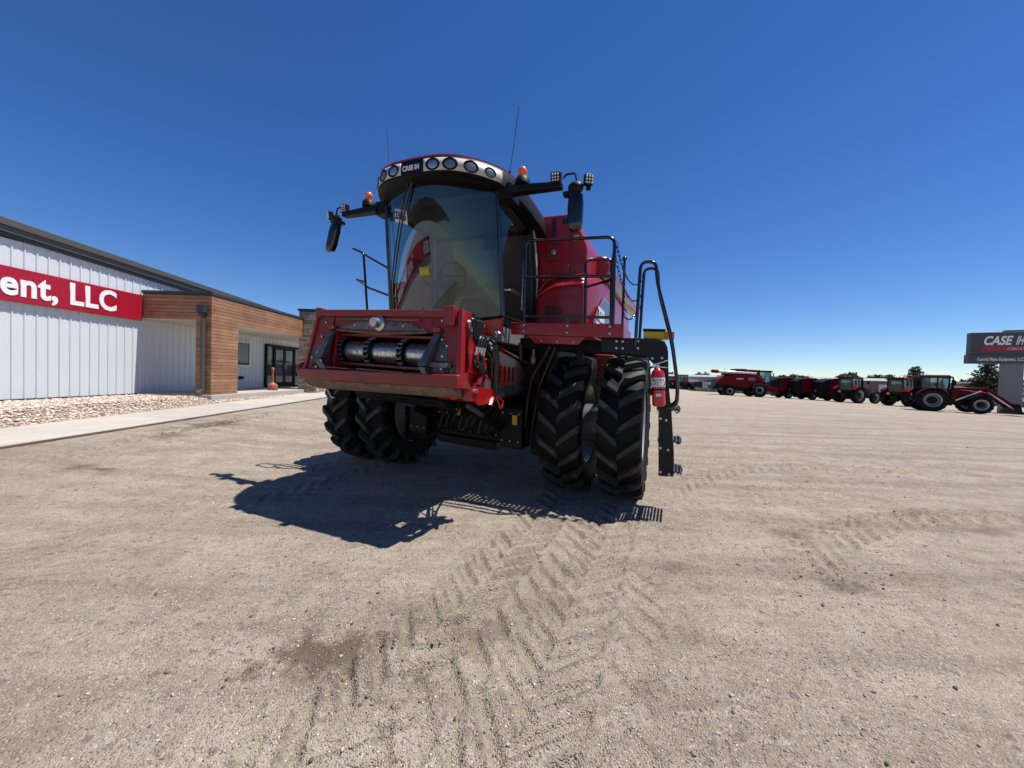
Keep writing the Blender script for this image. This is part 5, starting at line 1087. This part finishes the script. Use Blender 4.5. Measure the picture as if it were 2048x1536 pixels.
# ------------------------------------------------------------------ pylon sign
pyx, pyy = 45.7, 34.0
sgn_rz = heading(-.80, -.60)+pi/2     # faces the yard
ps = empty('pylon_sign', (pyx, pyy, gz(pyx, pyy)), radians(-28), 'tall dark grey dealer sign on a broad grey column', 'sign')
b = MB(); b.bx(-.58, .66, -.30, .30, -.3, 4.6); b.build('column', M['pylon2'], ps, bevel=.02)
b = MB(); b.bx(-2.75, 2.75, -.36, .36, 5.42, 7.45); bx_ = b.build('upper_cabinet', M['pylon'], ps, bevel=.03)
b = MB(); b.bx(-2.85, 2.85, -.38, .38, 4.55, 5.40); lw = b.build('lower_cabinet', M['pylon'], ps, bevel=.02)
b = MB(); b.bx(-.55, .75, -.2, .2, 7.45, 7.62); b.build('cap', M['pylon'], ps)
text_mesh('logo_lettering', 'CASE', 1.12, .01, M['sign_white'], bx_, frame((-1.98, -.372, 6.30), (1, 0, 0), (.18, 0, 1)), bold=.035, squash=.66)
text_mesh('logo_lettering', 'IH', 1.12, .01, M['sign_white'], bx_, frame((.02, -.372, 6.30), (1, 0, 0), (.18, 0, 1)), bold=.02, squash=.40)
b = MB(); b.bx(-2.05, 1.05, -.375, -.362, 5.72, 6.12); b.build('red_bar', M['sign_red'], bx_)
text_mesh('small_lettering', 'AGRICULTURE', .36, .006, M['silver'], bx_, frame((1.0, -.385, 5.80), (1, 0, 0), (.0, 0, 1)), bold=.008, align='RIGHT', squash=.62)
text_mesh('dealer_lettering', 'Central Plains Equipment, LLC', .40, .006, M['decal_white'], lw, frame((-2.3, -.39, 4.82), (1, 0, 0), (0, 0, 1)), bold=.010, align='LEFT', squash=.58)
# ------------------------------------------------------------------ far buildings, poles, trees, sign boards
def shed(name, loc, rz, L_, D_, H_, label, wall='shed', roof='shed_roof', doors=5, ridge=.8):
    t = empty(name, (*loc, gz(*loc)), rz, label, 'building')
    b = MB(); b.bx(-L_/2, L_/2, -D_/2, D_/2, -.5, H_); w_ = b.build('wall', M[wall], t, ang=0)
    b = MB(); b.prism([(-D_/2-.4, H_+.01), (D_/2+.4, H_+.01), (D_/2+.4, H_+.15), (0, H_+ridge), (-D_/2-.4, H_+.15)], 0, -L_/2-.4, L_/2+.4); b.build('roof', M[roof], t, ang=0)
    for k in range(doors):
        x = -L_/2+L_*(k+.5)/doors; b = MB(); b.bx(x-L_/doors*.3, x+L_/doors*.3, -D_/2-.06, -D_/2-.002, 0, H_*.78); b.build('door', M['white_wall' if k % 2 else 'pylon2'], t, ang=0)
    return t
shed('storage_shed', (57, 118), radians(-20), 30, 14, 3.4, 'long grey storage shed with pale roof far behind the yard', doors=7)
shed('storage_shed', (63, 104), radians(-30), 9, 9, 3.3, 'small green roofed shed end peeking out behind the parked combine', roof='leaf', doors=2)
shed('workshop', (112, 112), radians(-40), 26, 14, 3.6, 'low grey workshop far behind the middle tractors', wall='brown_wall', doors=4)
shed('workshop', (88, 96), radians(-42), 16, 10, 3.4, 'low grey building behind the balers and tractors', wall='brown_wall', roof='shed', doors=4)
shed('workshop', (150, 116), radians(-52), 34, 14, 3.8, 'brown low building far behind the loader tractor', wall='brown_wall', roof='eave', doors=5)
def upole(loc, H_, label):
    t = empty('utility_pole', (*loc, gz(*loc)), radians(-35), label, 'utility pole', 'utility poles along the far road')
    b = MB(); b.tube([(0, 0, -1), (0, 0, H_)], [.16, .11], 8); b.build('pole', M['pole'], t)
    b = MB(); b.bx(-1.2, 1.2, -.06, .06, H_-.7, H_-.58); ca = b.build('crossarm', M['pole'], t)
    b = MB(); [b.cyl((x, 0, H_-.58), (x, 0, H_-.4), .05, n=8) for x in (-1.05, -.4, .4, 1.05)]; b.build('insulator', M['silver'], ca)
def px_world(u, depth): return ((u-1024)/740*depth, depth)
for u, dpt, H_, lb in ((1584, 150, 6.5, 'lone utility pole rising behind the round balers'), (1719, 130, 5.6, 'utility pole behind the farthest parked tractor'), (1893, 140, 7.4, 'utility pole with crossarm behind the loader tractor cab'), (1652, 260, 7.6, 'small distant utility pole right of the balers')):
    upole(px_world(u, dpt), H_, lb)
def conifer(loc, H_, Rb, label, seed):
    r = random.Random(seed); t = empty('conifer_tree', (*loc, gz(*loc)), 0, label, 'tree')
    b = MB(); b.tube([(0, 0, -.3), (.05, 0, H_*.5), (0, 0, H_*.97)], [.05*H_*.45, .05*H_*.22, .01*H_], 8); b.build('trunk', M['bark'], t)
    V = []; F_ = []; br = MB()
    z = H_*.10
    while z < H_*.98:
        f = 1-(z/H_); rad = Rb*(f**.6)*(.8+.35*r.random())*min(1, .55+z/H_*2.2); nb = int(5+6*f)
        for k in range(nb):
            a = r.random()*2*pi; L_ = rad*(.65+.5*r.random()); dr = Vector((cos(a), sin(a), -.12+.25*(1-f)+.1*r.random()))
            p0 = Vector((0, 0, z)); br.tube([p0, p0+dr*L_*.9], [.03, .008], 4)
            for j in range(int(10+26*f)):
                q = .2+.8*r.random(); p = p0+dr*L_*q+Vector((r.gauss(0, .12), r.gauss(0, .12), r.gauss(-.06, .10)))*(.5+.5*f)*Rb*.35
                s = (.10+.14*r.random())*Rb*.55; ax = Vector((r.gauss(0, 1), r.gauss(0, 1), r.gauss(-.2, .6))).normalized(); bx2 = ax.cross(Vector((r.random(), r.random(), 1))).normalized()
                i = len(V); V += [p-ax*s*.3, p+bx2*s*.28, p+ax*s, p-bx2*s*.28]; F_.append((i, i+1, i+2, i+3))
        z += H_*.032*(1+.5*r.random())
    br.build('branches', M['bark'], t)
    m_ = MB(); m_.add(V, F_); m_.build('crown', M['needle'], t, ang=0, fix=False)
conifer(px_world(1829, 92), 7.4, 4.3, 'full rounded conifer tree behind the tractors', 3)
conifer(px_world(1980, 52), 6.2, 3.6, 'dark conifer tree standing behind the grey pylon column', 5)
# road side signs
for u, dpt, lb, mt in ((1396, 80, 'dark blank sign board beside the white one', 'decal_black'), (1413, 80, 'white road side sign board with black lettering', 'decal_white')):
    x, y = px_world(u, dpt); t = empty('sign_board', (x, y, gz(x, y)), radians(-20), lb, 'sign')
    b = MB(); b.bx(-.85, .85, -.04, .04, .75, 1.95); bd = b.build('board', M[mt], t)
    if mt == 'decal_white':
        b = MB()
        for z_, x0_, x1_ in ((1.52, -.62, .62), (1.12, -.45, .45)):
            xx_ = x0_
            while xx_ < x1_: b.bx(xx_, xx_+.07, -.052, -.042, z_-.08, z_+.09); xx_ += .115
        b.build('blurred_lettering', M['decal_black'], bd, ang=0)['kind'] = 'stuff'
    b = MB(); b.bx(-.75, -.65, -.03, .03, -.1, .75); b.build('post', M['pole'], t); b = MB(); b.bx(.65, .75, -.03, .03, -.1, .75); b.build('post', M['pole'], t)
# parked cars behind the pylon
def car(loc, rz, label, mt):
    t = empty('parked_car', (*loc, gz(*loc)), rz, label, 'car')
    b = MB(); b.prism([(-2.2, .35), (2.2, .35), (2.25, .7), (1.3, .95), (-2.1, 1.0), (-2.25, .7)], 1, -.85, .85); bd = b.build('body', M[mt], t, bevel=.08)
    b = MB(); b.prism([(1.1, .96), (.5, 1.48), (-1.3, 1.5), (-1.9, 1.0)], 1, -.75, .75); b.build('cabin', M['glass_dark'], t, bevel=.05)
    b = MB(); b.prism([(.45, 1.49), (-1.25, 1.51), (-1.25, 1.55), (.4, 1.54)], 1, -.7, .7); b.build('roof', M[mt], t)
    for x in (-1.35, 1.4):
        for s in (-1, 1):
            b = MB(); b.lathe([(.2, -.1), (.33, -.1), (.33, .1), (.2, .1)], (x, s*.8, .33), (0, 1, 0), 18); b.build('wheel', M['rubber'], t)
car(px_world(2036, 60), radians(10), 'pale car parked on the grass behind the pylon sign', 'van')
car((118, 78), radians(-30), 'light coloured car far behind the loader tractor', 'van')
# grass strips and far vegetation
def strip(name, pts, n, hgt, label):
    V = []; F_ = []
    for k in range(n):
        u = random.random(); v = random.random(); a = Vector(pts[0]).lerp(Vector(pts[1]), u); c = Vector(pts[3]).lerp(Vector(pts[2]), u); p = a.lerp(c, v); z = gz(p.x, p.y)
        h = hgt*(.5+random.random()); ang_ = random.random()*pi; dx_, dy_ = .12*cos(ang_), .12*sin(ang_); i = len(V)
        V += [(p.x-dx_, p.y-dy_, z-.02), (p.x+dx_, p.y+dy_, z-.02), (p.x+dx_*.3+random.gauss(0, .08), p.y+dy_*.3+random.gauss(0, .08), z+h)]; F_.append((i, i+1, i+2))
    m_ = MB(); m_.add(V, F_); tag(m_.build(name, M['grass'], ang=0, fix=False), label, kind='stuff')
strip('grass', [(36, 74), (70, 64), (96, 92), (46, 100)], 26000, .18, 'rough green grass strip beyond the parked combine')
strip('grass', [(62, 40), (120, 40), (150, 90), (75, 70)], 26000, .20, 'rough grass beyond the pylon sign')
V = []; F_ = []
r = random.Random(11)
for k in range(46000):
    a = radians(r.uniform(20, 72)); d = r.uniform(230, 330); top = 3.5+3.5*vnoise(np.array(a*38.), np.array(2.)).item()+2*vnoise(np.array(a*150.), np.array(5.)).item()
    p = Vector((d*sin(a), d*cos(a), -1+top*r.random()**.8)); s = .5+.8*r.random(); ax = Vector((r.gauss(0, 1), r.gauss(0, 1), r.gauss(0, 1))).normalized(); c = ax.cross(Vector((0, .3, 1))).normalized(); i = len(V)
    V += [p-ax*s, p+c*s*.7, p+ax*s, p-c*s*.7]; F_.append((i, i+1, i+2, i+3))
m_ = MB(); m_.add(V, F_); tag(m_.build('far_trees', M['leaf'], ang=0, fix=False), 'far-off belt of shrubs and trees along the horizon', kind='stuff')
def ridge(u, v):
    a = radians(-30+130*u); d = 900+500*v; h = (9+7*sin(u*13)+4*sin(u*37+1))*sin(v*pi); return (d*sin(a), d*cos(a), -1.2+h)
b = MB(); b.grid(ridge, 120, 8); tag(b.build('hills', M['grass']), kind='structure')
# a small twig on the dirt in front of the shadow
x, y = .0, 0.
x, y = -.62, 3.70
t = empty('twig', (x, y, float(ground_at(np.array([x]), np.array([y]))[0])+.006), radians(70), 'tiny tan twig lying alone on the dirt by the combine shadow', 'twig')
b = MB(); b.tube([(-.03, 0, 0), (0, .005, .012), (.035, 0, .03)], [.006, .008, .003], 6); b.build('stick', M['dusty_steel'], t)
